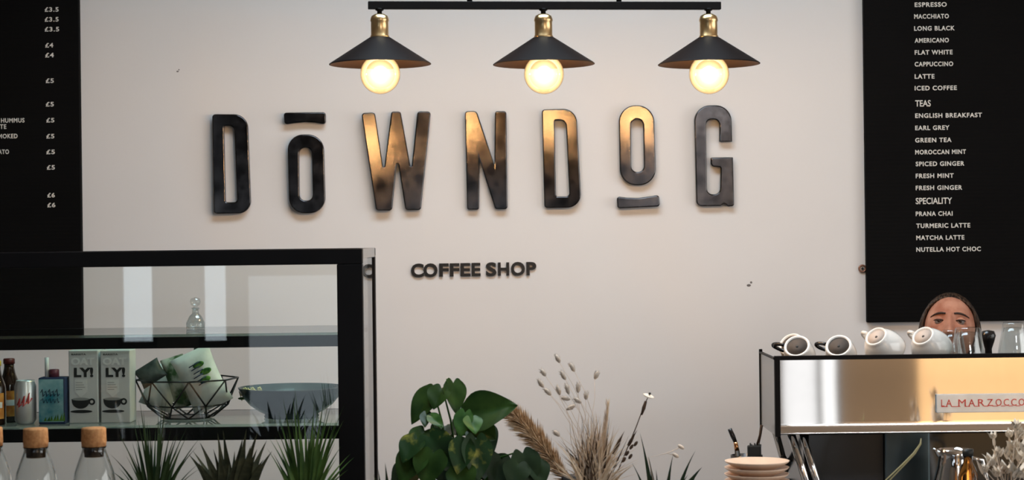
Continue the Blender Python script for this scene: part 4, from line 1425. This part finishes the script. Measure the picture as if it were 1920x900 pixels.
# name plate
xa, xb = at(1755, 755, DM).x, at(1755, 755, DM).x + 182 * km
za, zb_ = at(1840, 773, DM).z, at(1840, 738.5, DM).z
yp = DM - 0.0015
pln = MB().box(xa, xb, yp - 0.003, yp + 0.003, za, zb_, 0.0015).build('name_plate', M['plate'], em)
xt = xa
let = [('L', 1764, 1770), ('A', 1773, 1784), ('M', 1796, 1810), ('A', 1815, 1827), ('R', 1833, 1845), ('Z', 1850, 1861), ('O', 1866, 1877), ('C', 1881, 1891), ('C', 1895, 1905), ('O', 1909, 1920)]
m = MB()
zl0, zl1 = at(1840, 761, DM).z, at(1840, 748, DM).z
for (ch, a, b_) in let:
    text_fit(m, ch, (xa + (a - 1755) * km, yp - 0.0031, zl0), (b_ - a) * km, zl1 - zl0, 0.0006, 0.0)
for (a, b_) in ((1764, 1776), (1783, 1800), (1808, 1818), (1826, 1836), (1844, 1852), (1860, 1870), (1876, 1884), (1890, 1898), (1904, 1912)):
    m.box(xa + (a - 1755) * km, xa + (b_ - 1755) * km, yp - 0.0036, yp - 0.003, zl0 - 0.0012, zl0 + 0.0004)
m.build('lettering', M['red'], pln)
# lower body, legs, drip tray
xm0 = at(1508, 850, DM).x
m = MB()
m.box(xm0 + 0.01, MX1 - 0.05, DM + 0.070, 5.0, CZ + 0.045, MZB + 0.004, 0.012, 3)
m.build('lower_body', M['gloss_black'], em)
m = MB()
m.box(MX0 + 0.03, MX1 - 0.03, DM + 0.01, 5.05, CZ + 0.02, CZ + 0.045, 0.006)
m.build('drip_tray', M['steel'], em)
for k_, xs in enumerate((0, 1)):
    s = 1 if xs == 0 else -1
    xx = at(1487, 815, DM).x if xs == 0 else MX1 - 0.03
    x2 = at(1513, 900, DM).x if xs == 0 else MX1 - 0.06
    for (o1, rr, mm) in ((0.0, 0.0095, 'chrome'), (0.026 * s, 0.008, 'chrome')):
        top = Vector((xx + o1, DM + 0.035, MZB + 0.002))
        dz = Vector((x2 - xx, 0, at(1513, 900, DM).z - at(1487, 815, DM).z))
        bot = top + dz * ((CZ + 0.02 - top.z) / dz.z)
        MB().tube([top, bot], rr, 14).build('leg', M[mm], em)
    top = Vector((xx - 0.012 * s, DMb - 0.02, MZB + 0.002))
    MB().tube([top, Vector((x2 + 0.03 * s, DMb + 0.18, CZ + 0.02))], 0.009, 12).build('leg', M['chrome'], em)
for (x, y) in ((MX0 + 0.06, DM + 0.06), (MX1 - 0.06, DM + 0.06), (MX0 + 0.06, 4.98), (MX1 - 0.06, 4.98)):
    MB().lathe([(0, CZ), (0.022, CZ), (0.018, CZ + 0.021), (0, CZ + 0.021)], Matrix.Translation((x, y, 0)), 20).build('foot', M['black_metal'], em)
# teal-grey plate standing in for a reflection on the dark lower body
ga, gb = at(1658, 850, DM + 0.06), at(1744, 850, DM + 0.06)
MB().box(ga.x, gb.x, DM + 0.058, DM + 0.069, CZ + 0.05, MZB + 0.002, 0.005, 3).build('reflection_plate', M['teal_reflection'], em)
p = at(1469, 861, 4.56)
mk = MB(); mk.ball(p, 0.0095, 14, 10, (0.9, 0.9, 1.1)); mk.tube([p, p + Vector((0.022, 0.01, -0.004))], 0.004, 8)
mk.build('valve_knob', M['black_metal'], em)
# group heads and portafilters on the barista side
for j in range(3):
    x = MX0 + 0.2 + 0.28 * j
    g = MB().lathe([(0, 0), (0.035, 0), (0.035, 0.05), (0.028, 0.06), (0, 0.06)], Matrix.Translation((x, 5.06, CZ + 0.16)), 24).build('group_head', M['chrome'], em)
    MB().tube([(x, 5.09, CZ + 0.155), (x, 5.16, CZ + 0.15), (x, 5.22, CZ + 0.145)], [0.009, 0.012, 0.010], 10).build('portafilter_handle', M['handle_black'], g)
    MB().box(x - 0.02, x + 0.02, 4.98, 5.06, CZ + 0.17, CZ + 0.20, 0.004).build('neck', M['chrome'], g)

# cups lying on the tray
def cup(px, py, d, n, Rb, Rm, H, label, group, small):
    """cup turned over: base disc centred at (px,py) and facing n"""
    p = at(px, py, d)
    r = empty('espresso_cup' if small else 'coffee_cup', p, label, 'cup', group)
    n = Vector(n).normalized()
    q = Vector((0, 0, 1)).rotation_difference(n)
    X = q.to_matrix().to_4x4()
    # profile along -n from base (z=0) to mouth (z=-H)
    prof = [(0, -0.0035), (Rb * 0.80, -0.0035), (Rb * 0.84, 0.0), (Rb * 0.97, 0.0), (Rb * 1.02, -0.004)]
    N_ = 10
    for i in range(1, N_ + 1):
        t = i / N_
        prof.append((Rb + (Rm - Rb) * (math.sin(t * PI / 2) ** 0.85), -0.004 - (H - 0.004) * t))
    prof.append((Rm - 0.0016, -H - 0.0012))
    for i in range(N_, 0, -1):
        t = i / N_
        prof.append((max(Rb + (Rm - Rb) * (math.sin(t * PI / 2) ** 0.85) - 0.0034, 0.002), -0.008 - (H - 0.008) * t))
    prof.append((0, -0.0075))
    MB().lathe(prof, X, 44).build('body', M['ceramic'], r, local=True)
    MB().lathe([(0, -0.0030), (Rb * 0.82, -0.0030), (Rb * 0.80, -0.0034), (0, -0.0034)], X, 36).build('foot_recess', M['clay'] if small else M['bisque'], r, local=True)
    m = MB(); m.ball(X @ Vector((0, 0, -0.0030)), 0.0034, 10, 6, (1, 1, 0.5), q.to_matrix()); m.build('maker_dot', M['ink'] if small else M['clay'], r, local=True)
    # handle: loop in the plane of the axis, on the camera-left side
    left = Vector((-1.0, 0, 0.6 if small else 1.0))
    s = (left - n * left.dot(n)).normalized()
    hl = []
    Rmid = Rb + (Rm - Rb) * 0.75
    for i in range(11):
        a = -PI * 0.55 + PI * 1.1 * i / 10
        hl.append(s * (Rmid - 0.001 + H * (0.62 if small else 0.36) * math.cos(a)) - n * (H * 0.50 - H * 0.30 * math.sin(a)))
    MB().tube(hl, 0.0042 if small else 0.0048, 10).build('handle', M['handle_black'] if small else M['ceramic'], r, local=True)
    # rest on the tray
    lowest = min((v.co.z for ch in kids(r) for v in ch.data.vertices))
    r.location.z = max(ZTR - lowest + 0.0002, ZTR - lowest + 0.0002)
    return r
gE, gC = 'small cups with black handles on the machine', 'large white cups on the machine'
cup(1494, 647, 4.565, (-0.28, -0.70, 0.62), 0.0312, 0.0375, 0.044, 'white small cup with black handle at the left end of the machine top', gE, True)
cup(1572, 649, 4.565, (-0.28, -0.72, 0.60), 0.0312, 0.0375, 0.044, 'white small cup with black handle next to the larger white cups', gE, True)
cup(1482, 640, 4.665, (-0.50, -0.62, 0.62), 0.0312, 0.0375, 0.044, 'small cup half hidden behind the leftmost cup, only black handle showing', gE, True)
cup(1642, 634, 4.575, (-0.52, -0.55, 0.66), 0.0275, 0.0500, 0.060, 'tilted white coffee cup next to the small cups on the machine', gC, False)
cup(1730, 634, 4.575, (-0.52, -0.55, 0.66), 0.0275, 0.0500, 0.060, 'tilted white coffee cup in front of the barista face', gC, False)

# tumblers
def tumbler(px, d, w_px, top_py, label):
    p = at(px, 660, d)
    k = d / F
    r = empty('glass_tumbler', (p.x, d, ZTR + 0.0003), label, 'glass', 'upturned glasses on the machine')
    h = at(px, top_py, d).z - ZTR
    Rm, Rt_ = w_px / 2 * k, w_px / 2 * k * 0.74
    prof = [(Rm, 0.0), (Rm * 0.99, h * 0.35), (Rt_ * 1.08, h * 0.80), (Rt_, h * 0.97), (Rt_ * 0.9, h), (0, h),]
    inn = [(0, h * 0.90), (Rt_ * 0.85, h * 0.88), (Rt_ * 1.0, h * 0.76), (Rm * 0.93, h * 0.34), (Rm * 0.94, 0.0), (Rm, 0.0)]
    m = MB().lathe(prof + inn, None, 36)
    # facets: flatten the upper outside into nine flutes
    for v in m.bm.verts:
        a = math.atan2(v.co.y, v.co.x); rr = math.hypot(v.co.x, v.co.y)
        if h * 0.5 < v.co.z < h * 0.99 and rr > Rt_ * 0.9:
            f = 1 - 0.07 * abs(math.cos(4.5 * a)) ** 0.7
            v.co.x *= f; v.co.y *= f
    m.build('body', M['tumbler_glass'], r, local=True)
    return r
tumbler(1815, 4.55, 64, 614, 'upturned faceted glass tumbler beside the white cup on the machine')
tumbler(1902, 4.55, 60, 605, 'upturned faceted glass tumbler at the right edge of the photo')
tumbler(1786, 4.68, 50, 619, 'upturned glass half hidden between white cup and front tumbler')
# tamper
p = at(1853, 650, 4.66)
r = empty('coffee_tamper', (p.x, 4.66, ZTR + 0.0003), 'black knobbed coffee tamper standing between the two tumblers', 'tamper')
hT = at(1853, 619, 4.66).z - ZTR
MB().lathe([(0, 0), (0.028, 0), (0.029, 0.002), (0.029, 0.007), (0.012, 0.011), (0, 0.011)], None, 32).build('base', M['chrome'], r, local=True)
MB().lathe([(0, 0.011), (0.010, 0.011), (0.0085, hT * 0.45), (0.015, hT * 0.68), (0.0185, hT * 0.84), (0.0145, hT * 0.97), (0, hT)], None, 28).build('handle', M['handle_black'], r, local=True)

# ------------------------------------------------------------------ things in front of the machine
DK = 4.36
pk = at(1790, 900, DK)
r = empty('milk_pitcher', (pk.x, DK, CZ), 'polished steel milk pitcher on the counter in front of the coffee machine', 'pitcher')
hk = at(1790, 842, DK).z - CZ
MB().lathe([(0, 0), (0.052, 0), (0.056, 0.006), (0.056, hk * 0.35), (0.050, hk * 0.58), (0.038, hk * 0.80), (0.0345, hk * 0.93), (0.038, hk), (0.0365, hk), (0.033, hk * 0.93), (0.036, hk * 0.80), (0.048, hk * 0.58), (0.054, hk * 0.35), (0, 0.008)], None, 48).build('body', M['chrome'], r, local=True)
MB().tube([(0.036, 0.0, hk * 0.90), (0.066, 0.01, hk * 0.86), (0.078, 0.012, hk * 0.62), (0.056, 0.006, hk * 0.34)], 0.0042, 10).build('handle', M['chrome'], r, local=True)
MB().tube([(-0.034, 0, hk * 0.93), (-0.041, 0, hk * 0.985), (-0.047, 0, hk * 1.01)], [0.010, 0.007, 0.003], 12, flat=0.6).build('spout', M['chrome'], r, local=True)
# amber bottle
DA = 4.16
pa = at(1815, 880, DA)
r = empty('amber_bottle', (pa.x, DA, CZ), 'small amber glass bottle with pale label among the dried flowers', 'bottle')
ha = at(1815, 842, DA).z - CZ
MB().lathe([(0, 0), (0.020, 0), (0.0215, 0.004), (0.0215, ha * 0.72), (0.016, ha * 0.82), (0.010, ha * 0.87), (0.010, ha * 0.95), (0, ha * 0.95)], None, 32).build('glass_body', M['amber_light'], r, local=True)
MB().lathe([(0, ha * 0.93), (0.0118, ha * 0.93), (0.0118, ha), (0, ha)], None, 24).build('cap', M['ink'], r, local=True)
m = MB(); rows = []
for v in (0.30, 0.68):
    rows.append([(0.0219 * math.cos(a), 0.0219 * math.sin(a), ha * v) for a in [(-PI / 2 - 0.1 + 0.75 * j / 12) for j in range(13)]])
m.quads(rows); m.build('label', M['amber_label'], r, local=True)

# dried cream flowers at the right edge
DR = 4.12
pr_ = at(1890, 960, DR)
r = empty('dried_flower_bunch', (pr_.x, DR, CZ), 'bunch of dried cream flowers and seed pods at the lower right corner', 'dried flowers')
MB().lathe([(0, CZ), (0.036, CZ), (0.045, CZ + 0.03), (0.040, CZ + 0.07), (0.026, CZ + 0.095), (0.03, CZ + 0.105), (0.025, CZ + 0.105), (0.022, CZ + 0.09), (0, CZ + 0.06)], Matrix.Translation((pr_.x, DR, 0)), 32).build('vase', M['pot_clay'], r)
rnd = random.Random(21)
base = Vector((pr_.x, DR, CZ + 0.085))
FL = [(1860, 865, 17, -.3), (1872, 850, 13, .2), (1895, 852, 20, .1), (1912, 815, 18, .3), (1900, 835, 15, -.2), (1918, 860, 20, .4), (1885, 880, 17, 0), (1908, 885, 22, .2), (1925, 840, 18, .3), (1870, 888, 13, -.4), (1862, 818, 9, 0), (1928, 890, 22, .5), (1893, 815, 10, 0), (1905, 798, 12, .2), (1790 + 58, 880, 10, -.5)]
st = MB()
for (fx_, fy_, s_, lean) in FL:
    dd = rnd.uniform(-0.05, 0.04)
    h = at(fx_, fy_, DR + dd)
    k = s_ * 1.35 * DR / F
    m = MB()
    nP = 7
    for j in range(nP):
        a = 2 * PI * j / nP + rnd.uniform(-.2, .2)
        el = rnd.uniform(0.35, 1.1)
        dirp = Vector((math.cos(a) * math.cos(el) + lean * 0.4, math.sin(a) * math.cos(el) - 0.25, math.sin(el))).normalized()
        t3 = h + dirp * k * rnd.uniform(0.8, 1.15)
        mid = h.lerp(t3, 0.5) + Vector((0, 0, k * 0.15))
        blade(m, [h - Vector((0, 0, k * 0.3)), mid, t3], k * 0.75, fold=0.4, n=6, taper=2.4, nrm=(math.cos(a), math.sin(a) - .4, 0.3))
    m.ball(h, k * 0.22, 8, 6)
    m.build('flower_head', M['petal'], r)
    st.tube([base + Vector((rnd.uniform(-.012, .012), rnd.uniform(-.012, .012), 0)), base.lerp(h, 0.6) + Vector((rnd.uniform(-.01, .01), 0, 0.004)), h - Vector((0, 0, k * 0.25))], [0.0012, 0.001, 0.0008], 5)
# slim single pods
for (a, b_, w) in [((1829, 858), (1843, 888), 7), ((1862, 812), (1864, 835), 6)]:
    m = MB()
    blade(m, [at(b_[0], b_[1], DR), at((a[0] + b_[0]) / 2, (a[1] + b_[1]) / 2, DR - 0.004), at(a[0], a[1], DR)], w * DR / F, fold=0.5, taper=2.5)
    m.build('pod', M['petal'], r)
    st.tube([base, at(b_[0], b_[1], DR)], 0.0008, 5)
st.build('stem', M['straw_pale'], r)
# curved grass stalks
r = empty('curved_grass_stalk', at(1668, 985, 4.16), 'pale curved grass stalk bending in front of the dark machine base', 'grass stalk')
r.location.z = CZ
m = MB()
for (o1, w) in ((0, 0.0016), (7, 0.0013)):
    m.tube([Vector((at(1640 - o1, 950, 4.16).x, 4.16, CZ + 0.001)), at(1668 - o1, 900, 4.16), at(1695 - o1 * .6, 872, 4.16), at(1715 - o1 * .3, 850, 4.16), at(1726, 832, 4.16), at(1727, 822, 4.16)], [w * 0.9, w, w * 1.2, w * 1.5, w * 1.3, w * 0.5], 8)
m.build('stalk', mat('pale_green_stalk', (0.40, 0.36, 0.19), 0.6), r)

# ------------------------------------------------------------------ the barista
def head_point(nx, ny, nz):
    """unit direction -> point on a head (face towards -Y, centre at eye height)"""
    rx, ry, rz = 0.075, 0.094, 0.110
    x, y, z = nx * rx, ny * ry, nz * rz
    if nz < 0:
        x *= 1 - 0.30 * abs(nz) ** 1.6
        if ny > 0:
            y *= 1 - 0.45 * abs(nz) ** 1.5
    front = max(0.0, -ny)
    def g(cx, cz, sx, sz):
        return math.exp(-((x - cx) / sx) ** 2 - ((z - cz) / sz) ** 2)
    if ny < 0.1:
        d = 0.0
        d += 0.006 * g(0, 0.070, 0.05, 0.03)                                    # forehead
        d += 0.0045 * (g(-0.026, 0.024, 0.020, 0.009) + g(0.026, 0.024, 0.020, 0.009))   # brow ridge
        d -= 0.0135 * (g(-0.031, 0.002, 0.015, 0.011) + g(0.031, 0.002, 0.015, 0.011))   # sockets
        t = min(1, max(0, (0.012 - z) / 0.058))
        nose = math.exp(-(x / (0.0075 + 0.007 * t)) ** 2)
        prof = 0.006 + 0.020 * t if z > -0.046 else max(0.0, 0.026 * (1 - (-0.046 - z) / 0.010))
        if z > 0.012: prof = 0.006 * math.exp(-((z - 0.012) / 0.012) ** 2)
        d += nose * prof
        d += 0.006 * (g(-0.012, -0.042, 0.006, 0.006) + g(0.012, -0.042, 0.006, 0.006))  # wings
        d += 0.004 * (g(-0.040, -0.028, 0.018, 0.018) + g(0.040, -0.028, 0.018, 0.018))  # cheeks
        d += 0.0045 * g(0, -0.066, 0.020, 0.004) + 0.005 * g(0, -0.075, 0.018, 0.005)    # lips
        d -= 0.002 * g(0, -0.0705, 0.022, 0.002)
        d += 0.006 * g(0, -0.098, 0.020, 0.012)                                  # chin
        y -= d * min(1, front * 2.2)
    return Vector((x, y, z))

HC = at(1781, 622, 5.62)        # head centre
HR = Matrix.Translation(HC) @ Matrix.Rotation(math.radians(-13), 4, 'Z') @ Matrix.Rotation(math.radians(-25), 4, 'X') @ Matrix.Rotation(math.radians(2), 4, 'Y')
person = empty('person', (HC.x + 0.02, 5.80, 0.0), 'person with dark brown tied back hair peering over the espresso machine cups', 'person')

def skin_mesh(verts, edges, radii, sub=2, root=0):
    me = bpy.data.meshes.new('sk')
    bm = bmesh.new()
    lay = bm.verts.layers.skin.verify()
    vs_ = []
    for i, (p, rr) in enumerate(zip(verts, radii)):
        v = bm.verts.new(p)
        v[lay].radius = (rr, rr) if not hasattr(rr, '__len__') else rr
        v[lay].use_root = (i == root)
        vs_.append(v)
    for a, b in edges:
        bm.edges.new((vs_[a], vs_[b]))
    bm.to_mesh(me); bm.free()
    o = bpy.data.objects.new('sk', me)
    COL.objects.link(o)
    md_ = o.modifiers.new('skin', 'SKIN'); md_.use_smooth_shade = True
    o.modifiers.new('sub', 'SUBSURF').levels = sub
    bpy.context.view_layer.update()
    out = bpy.data.meshes.new_from_object(o.evaluated_get(bpy.context.evaluated_depsgraph_get()))
    bpy.data.objects.remove(o)
    return out

cxp = HC.x + 0.02
nk_ = HR @ Vector((0, 0.030, -0.085))
J = {}
J['pelvis'] = Vector((cxp, 5.93, 0.86)); J['waist'] = Vector((cxp, 5.90, 0.98)); J['chest'] = Vector((cxp, 5.80, 1.12)); J['neckb'] = Vector((cxp - 0.005, 5.70, 1.215)); J['neck'] = nk_
J['headc'] = HR @ Vector((0, 0.02, -0.03))
for s, n_ in ((-1, 'l'), (1, 'r')):
    J['sh' + n_] = Vector((cxp + s * 0.165, 5.76, 1.175))
    J['el' + n_] = Vector((cxp + s * 0.235, 5.60, 0.97))
    J['wr' + n_] = Vector((cxp + s * 0.15, 5.39, 1.055))
    J['pm' + n_] = Vector((cxp + s * 0.125, 5.325, 1.065))
    J['hip' + n_] = Vector((cxp + s * 0.085, 5.93, 0.82))
    J['kn' + n_] = Vector((cxp + s * 0.10, 5.80, 0.46))
    J['an' + n_] = Vector((cxp + s * 0.10, 5.94, 0.09))
    J['to' + n_] = Vector((cxp + s * 0.115, 5.80, 0.035))
order = ['pelvis', 'waist', 'chest', 'neckb', 'neck', 'headc'] + [a + b for b in 'lr' for a in ('sh', 'el', 'wr', 'pm', 'hip', 'kn', 'an', 'to')]
idx = {k: i for i, k in enumerate(order)}
rad = {'pelvis': (0.13, 0.10), 'waist': (0.115, 0.085), 'chest': (0.135, 0.095), 'neckb': 0.060, 'neck': 0.048, 'headc': 0.05, 'sh': 0.052, 'el': 0.038, 'wr': 0.025, 'pm': 0.030, 'hip': 0.085, 'kn': 0.055, 'an': 0.036, 'to': 0.034}
def rget(k):
    return rad[k] if k in rad else rad[k[:-1]]
V_ = [J[k] for k in order]
R_l = [rget(k) for k in order]
E_ = [('pelvis', 'waist'), ('waist', 'chest'), ('chest', 'neckb'), ('neckb', 'neck'), ('neck', 'headc')]
for b in 'lr':
    E_ += [('chest', 'sh' + b), ('sh' + b, 'el' + b), ('el' + b, 'wr' + b), ('wr' + b, 'pm' + b), ('pelvis', 'hip' + b), ('hip' + b, 'kn' + b), ('kn' + b, 'an' + b), ('an' + b, 'to' + b)]
body_me = skin_mesh(V_, [(idx[a], idx[b]) for a, b in E_], R_l)
mb = MB()
mb.mesh(body_me)
# fingers
for s, n_ in ((-1, 'l'), (1, 'r')):
    pm_ = J['pm' + n_]
    for f, (ox, ln) in enumerate(((-0.024, 0.062), (-0.008, 0.072), (0.008, 0.068), (0.023, 0.052))):
        a0 = pm_ + Vector((ox, -0.004, 0.004))
        k1 = a0 + Vector((ox * 0.15, -ln * 0.50, 0.004)); k2 = k1 + Vector((0, -ln * 0.28, -ln * 0.16)); k3 = k2 + Vector((0, -ln * 0.12, -ln * 0.22))
        mb.mesh(skin_mesh([a0, k1, k2, k3], [(0, 1), (1, 2), (2, 3)], [0.0095, 0.0088, 0.0080, 0.0068], 1))
    t0 = pm_ + Vector((-s * 0.022, 0.02, 0))
    mb.mesh(skin_mesh([t0, t0 + Vector((-s * 0.026, -0.024, -0.004)), t0 + Vector((-s * 0.032, -0.052, -0.012))], [(0, 1), (1, 2)], [0.012, 0.010, 0.008], 1))
# head
NH, MH = 110, 90
rows = []
for i in range(NH + 1):
    th = PI * i / NH
    row = []
    for j in range(MH * 2 + 1):
        ph = 2 * PI * j / (MH * 2)
        row.append(HR @ head_point(math.sin(th) * math.sin(ph), math.sin(th) * math.cos(ph), math.cos(th)))
    rows.append(row)
mb.quads(rows)
bmesh.ops.remove_doubles(mb.bm, verts=mb.bm.verts, dist=0.0002)
# ears
for s in (-1, 1):
    mb.torus(0.019, 0.006, HR @ Matrix.Translation((s * 0.074, 0.012, -0.012)) @ Matrix.Rotation(s * 0.35, 4, 'Z') @ Matrix.Rotation(PI / 2, 4, 'Y') @ Matrix.Diagonal((1.45, 0.85, 1, 1)), 20, 8)
    mb.ball(HR @ Vector((s * 0.071, 0.012, -0.012)), 0.014, 12, 8, (0.5, 0.8, 1.4))
body = mb.build('body', M['skin'], person)
rm = body.modifiers.new('remesh', 'REMESH')
rm.mode = 'VOXEL'; rm.voxel_size = 0.0032; rm.use_smooth_shade = True
sm = body.modifiers.new('smooth', 'SMOOTH'); sm.factor = 0.5; sm.iterations = 2
# eyes, lids, brows
for s in (-1, 1):
    ec = HR @ Vector((s * 0.0305, -0.0765, 0.0015))
    gz = Vector((0, -1, -0.25))
    fwd = (HR.to_3x3() @ gz).normalized()
    mb = MB(); mb.ball(ec, 0.0122, 20, 14); eo = mb.build('eye', M['eye_white'], person)
    mb = MB(); mb.ball(ec + fwd * 0.0088, 0.0058, 14, 10, (1, 1, 1)); mb.build('iris', M['iris'], eo)
    # upper lid: cap of a slightly larger ball, tilted down
    mb = MB()
    rows = []
    for i in range(9):
        el = math.radians(-4 + 84 * i / 8)
        rows.append([HR @ (Vector((s * 0.0305, -0.0765, 0.0015)) + 0.0134 * Vector((math.cos(el) * math.sin(a) * 1.1, -math.cos(el) * math.cos(a), math.sin(el)))) for a in [(-1.35 + 2.7 * j / 14) for j in range(15)]])
    mb.quads(rows)
    lid = mb.build('eyelid', M['skin'], person)
    sd = lid.modifiers.new('thick', 'SOLIDIFY'); sd.thickness = 0.0012
    mb = MB()
    rows0 = [HR @ (Vector((s * 0.0305, -0.0765, 0.0015)) + 0.0142 * Vector((math.cos(0.09) * math.sin(a) * 1.1, -math.cos(0.09) * math.cos(a), -0.07))) for a in [(-1.2 + 2.4 * j / 14) for j in range(15)]]
    mb.tube(rows0, [0.0009 + 0.0013 * math.sin(PI * j / 14) for j in range(15)], 6)
    mb.build('eyelash', M['brow'], person)
    mb = MB()
    pts = []
    for j in range(11):
        u = j / 10
        x = s * (0.012 + 0.040 * u)
        z = 0.0175 + 0.0055 * math.sin(PI * (0.10 + 0.70 * u)) - 0.002 * u
        nx_ = x / 0.072; nz_ = z / 0.112
        ny_ = -math.sqrt(max(0.02, 1 - nx_ * nx_ - nz_ * nz_))
        pts.append(HR @ (head_point(nx_, ny_, nz_) + Vector((0, -0.0004, 0))))
    mb.tube(pts, [0.0022 + 0.0032 * math.sin(PI * min(1, 0.25 + 0.75 * j / 10)) for j in range(11)], 8, flat=0.6)
    mb.build('eyebrow', M['brow'], person)
mb = MB()
mb.tube([HR @ (head_point(x / 0.072, -math.sqrt(1 - (x / 0.072) ** 2 - (0.0705 / 0.112) ** 2), -0.0705 / 0.112) + Vector((0, 0.001, 0))) for x in [(-0.022 + 0.044 * j / 10) for j in range(11)]], [0.002 + 0.003 * math.sin(PI * j / 10) for j in range(11)], 8)
mb.build('mouth', M['lip'], person)
# hair: swept back shell with hairline, side locks, bun
mb = MB()
def hair_pt(th, ph):
    n = Vector((math.sin(th) * math.sin(ph), math.sin(th) * math.cos(ph), math.cos(th)))
    p = head_point(n.x, max(n.y, -0.999), n.z) if n.y > -0.05 else Vector((n.x * 0.072, n.y * 0.094, n.z * 0.112))
    sidew = abs(n.x)
    off = 0.005 + 0.009 * sidew * sidew + 0.0010 * math.sin(ph * 46)
    return p + n * off
NT, NP = 40, 140
rows = []
for j in range(NP + 1):
    # ph = pi is the face (-Y); go round the back
    ph = -PI + 2 * PI * j / NP
    f = abs(abs(ph) - PI)      # 0 at the face, PI at the back
    # lowest theta of the hair at this azimuth
    if f < 1.12:
        tmax = 0.80 + 0.36 * (f / 1.12) ** 2.2
    elif f < 1.45:
        tmax = 1.16 + (2.05 - 1.16) * ((f - 1.12) / 0.33) ** 1.1
    else:
        tmax = 2.05 + 0.15 * min(1, (f - 1.45))
    rows.append([hair_pt(tmax * i / NT, ph) for i in range(NT + 1)])
mb.quads(rows)
mb.bm.transform(HR)
hair = mb.build('hair', M['hair'], person)
sd = hair.modifiers.new('thick', 'SOLIDIFY'); sd.thickness = 0.006; sd.offset = -1
mb = MB()
for s in (-1, 1):
    for q in range(5):
        y0 = -0.030 + 0.012 * q
        pts = [(s * 0.060, y0 + 0.004, 0.060), (s * 0.078, y0 + 0.006, 0.020), (s * 0.084, y0 + 0.012, -0.025), (s * 0.080, y0 + 0.026, -0.070), (s * 0.066, y0 + 0.045, -0.105)]
        mb.tube([HR @ Vector(p) for p in pts], [0.005, 0.008, 0.0085, 0.008, 0.004], 8)
mb.ball(HR @ Vector((0, 0.118, 0.030)), 0.036, 18, 12, (1, 0.9, 1))
mb.build('hair_lock', M['hair'], hair)
# clothes
def cloth(keys, edges, grow, name, material, sub=2):
    ii = {k: i for i, k in enumerate(keys)}
    rr = []
    for k in keys:
        q = rget(k)
        rr.append(tuple(v + grow for v in q) if hasattr(q, '__len__') else q + grow)
    me = skin_mesh([J[k] for k in keys], [(ii[a], ii[b]) for a, b in edges], rr, sub)
    m = MB(); m.mesh(me)
    return m.build(name, material, person)
J['npl'] = J['chest'].lerp(J['neckb'], 0.75); rad['npl'] = 0.066
kt = ['pelvis', 'waist', 'chest', 'npl', 'shl', 'ell', 'shr', 'elr']
cloth(kt, [('pelvis', 'waist'), ('waist', 'chest'), ('chest', 'npl'), ('chest', 'shl'), ('shl', 'ell'), ('chest', 'shr'), ('shr', 'elr')], 0.011, 'shirt', M['shirt'])
kl = ['pelvis', 'hipl', 'knl', 'anl', 'hipr', 'knr', 'anr']
cloth(kl, [('pelvis', 'hipl'), ('hipl', 'knl'), ('knl', 'anl'), ('pelvis', 'hipr'), ('hipr', 'knr'), ('knr', 'anr')], 0.014, 'trousers', M['trousers'])
for n_ in 'lr':
    a, t_ = J['an' + n_], J['to' + n_]
    m = MB()
    m.mesh(skin_mesh([Vector((a.x, a.y + 0.03, 0.048)), Vector((a.x, a.y - 0.05, 0.050)), Vector((t_.x, t_.y - 0.01, 0.042)), Vector((t_.x, t_.y - 0.05, 0.036))], [(0, 1), (1, 2), (2, 3)], [0.046, 0.048, 0.042, 0.030], 2))
    m.build('shoe', M['shoe'], person)

bpy.context.view_layer.update()
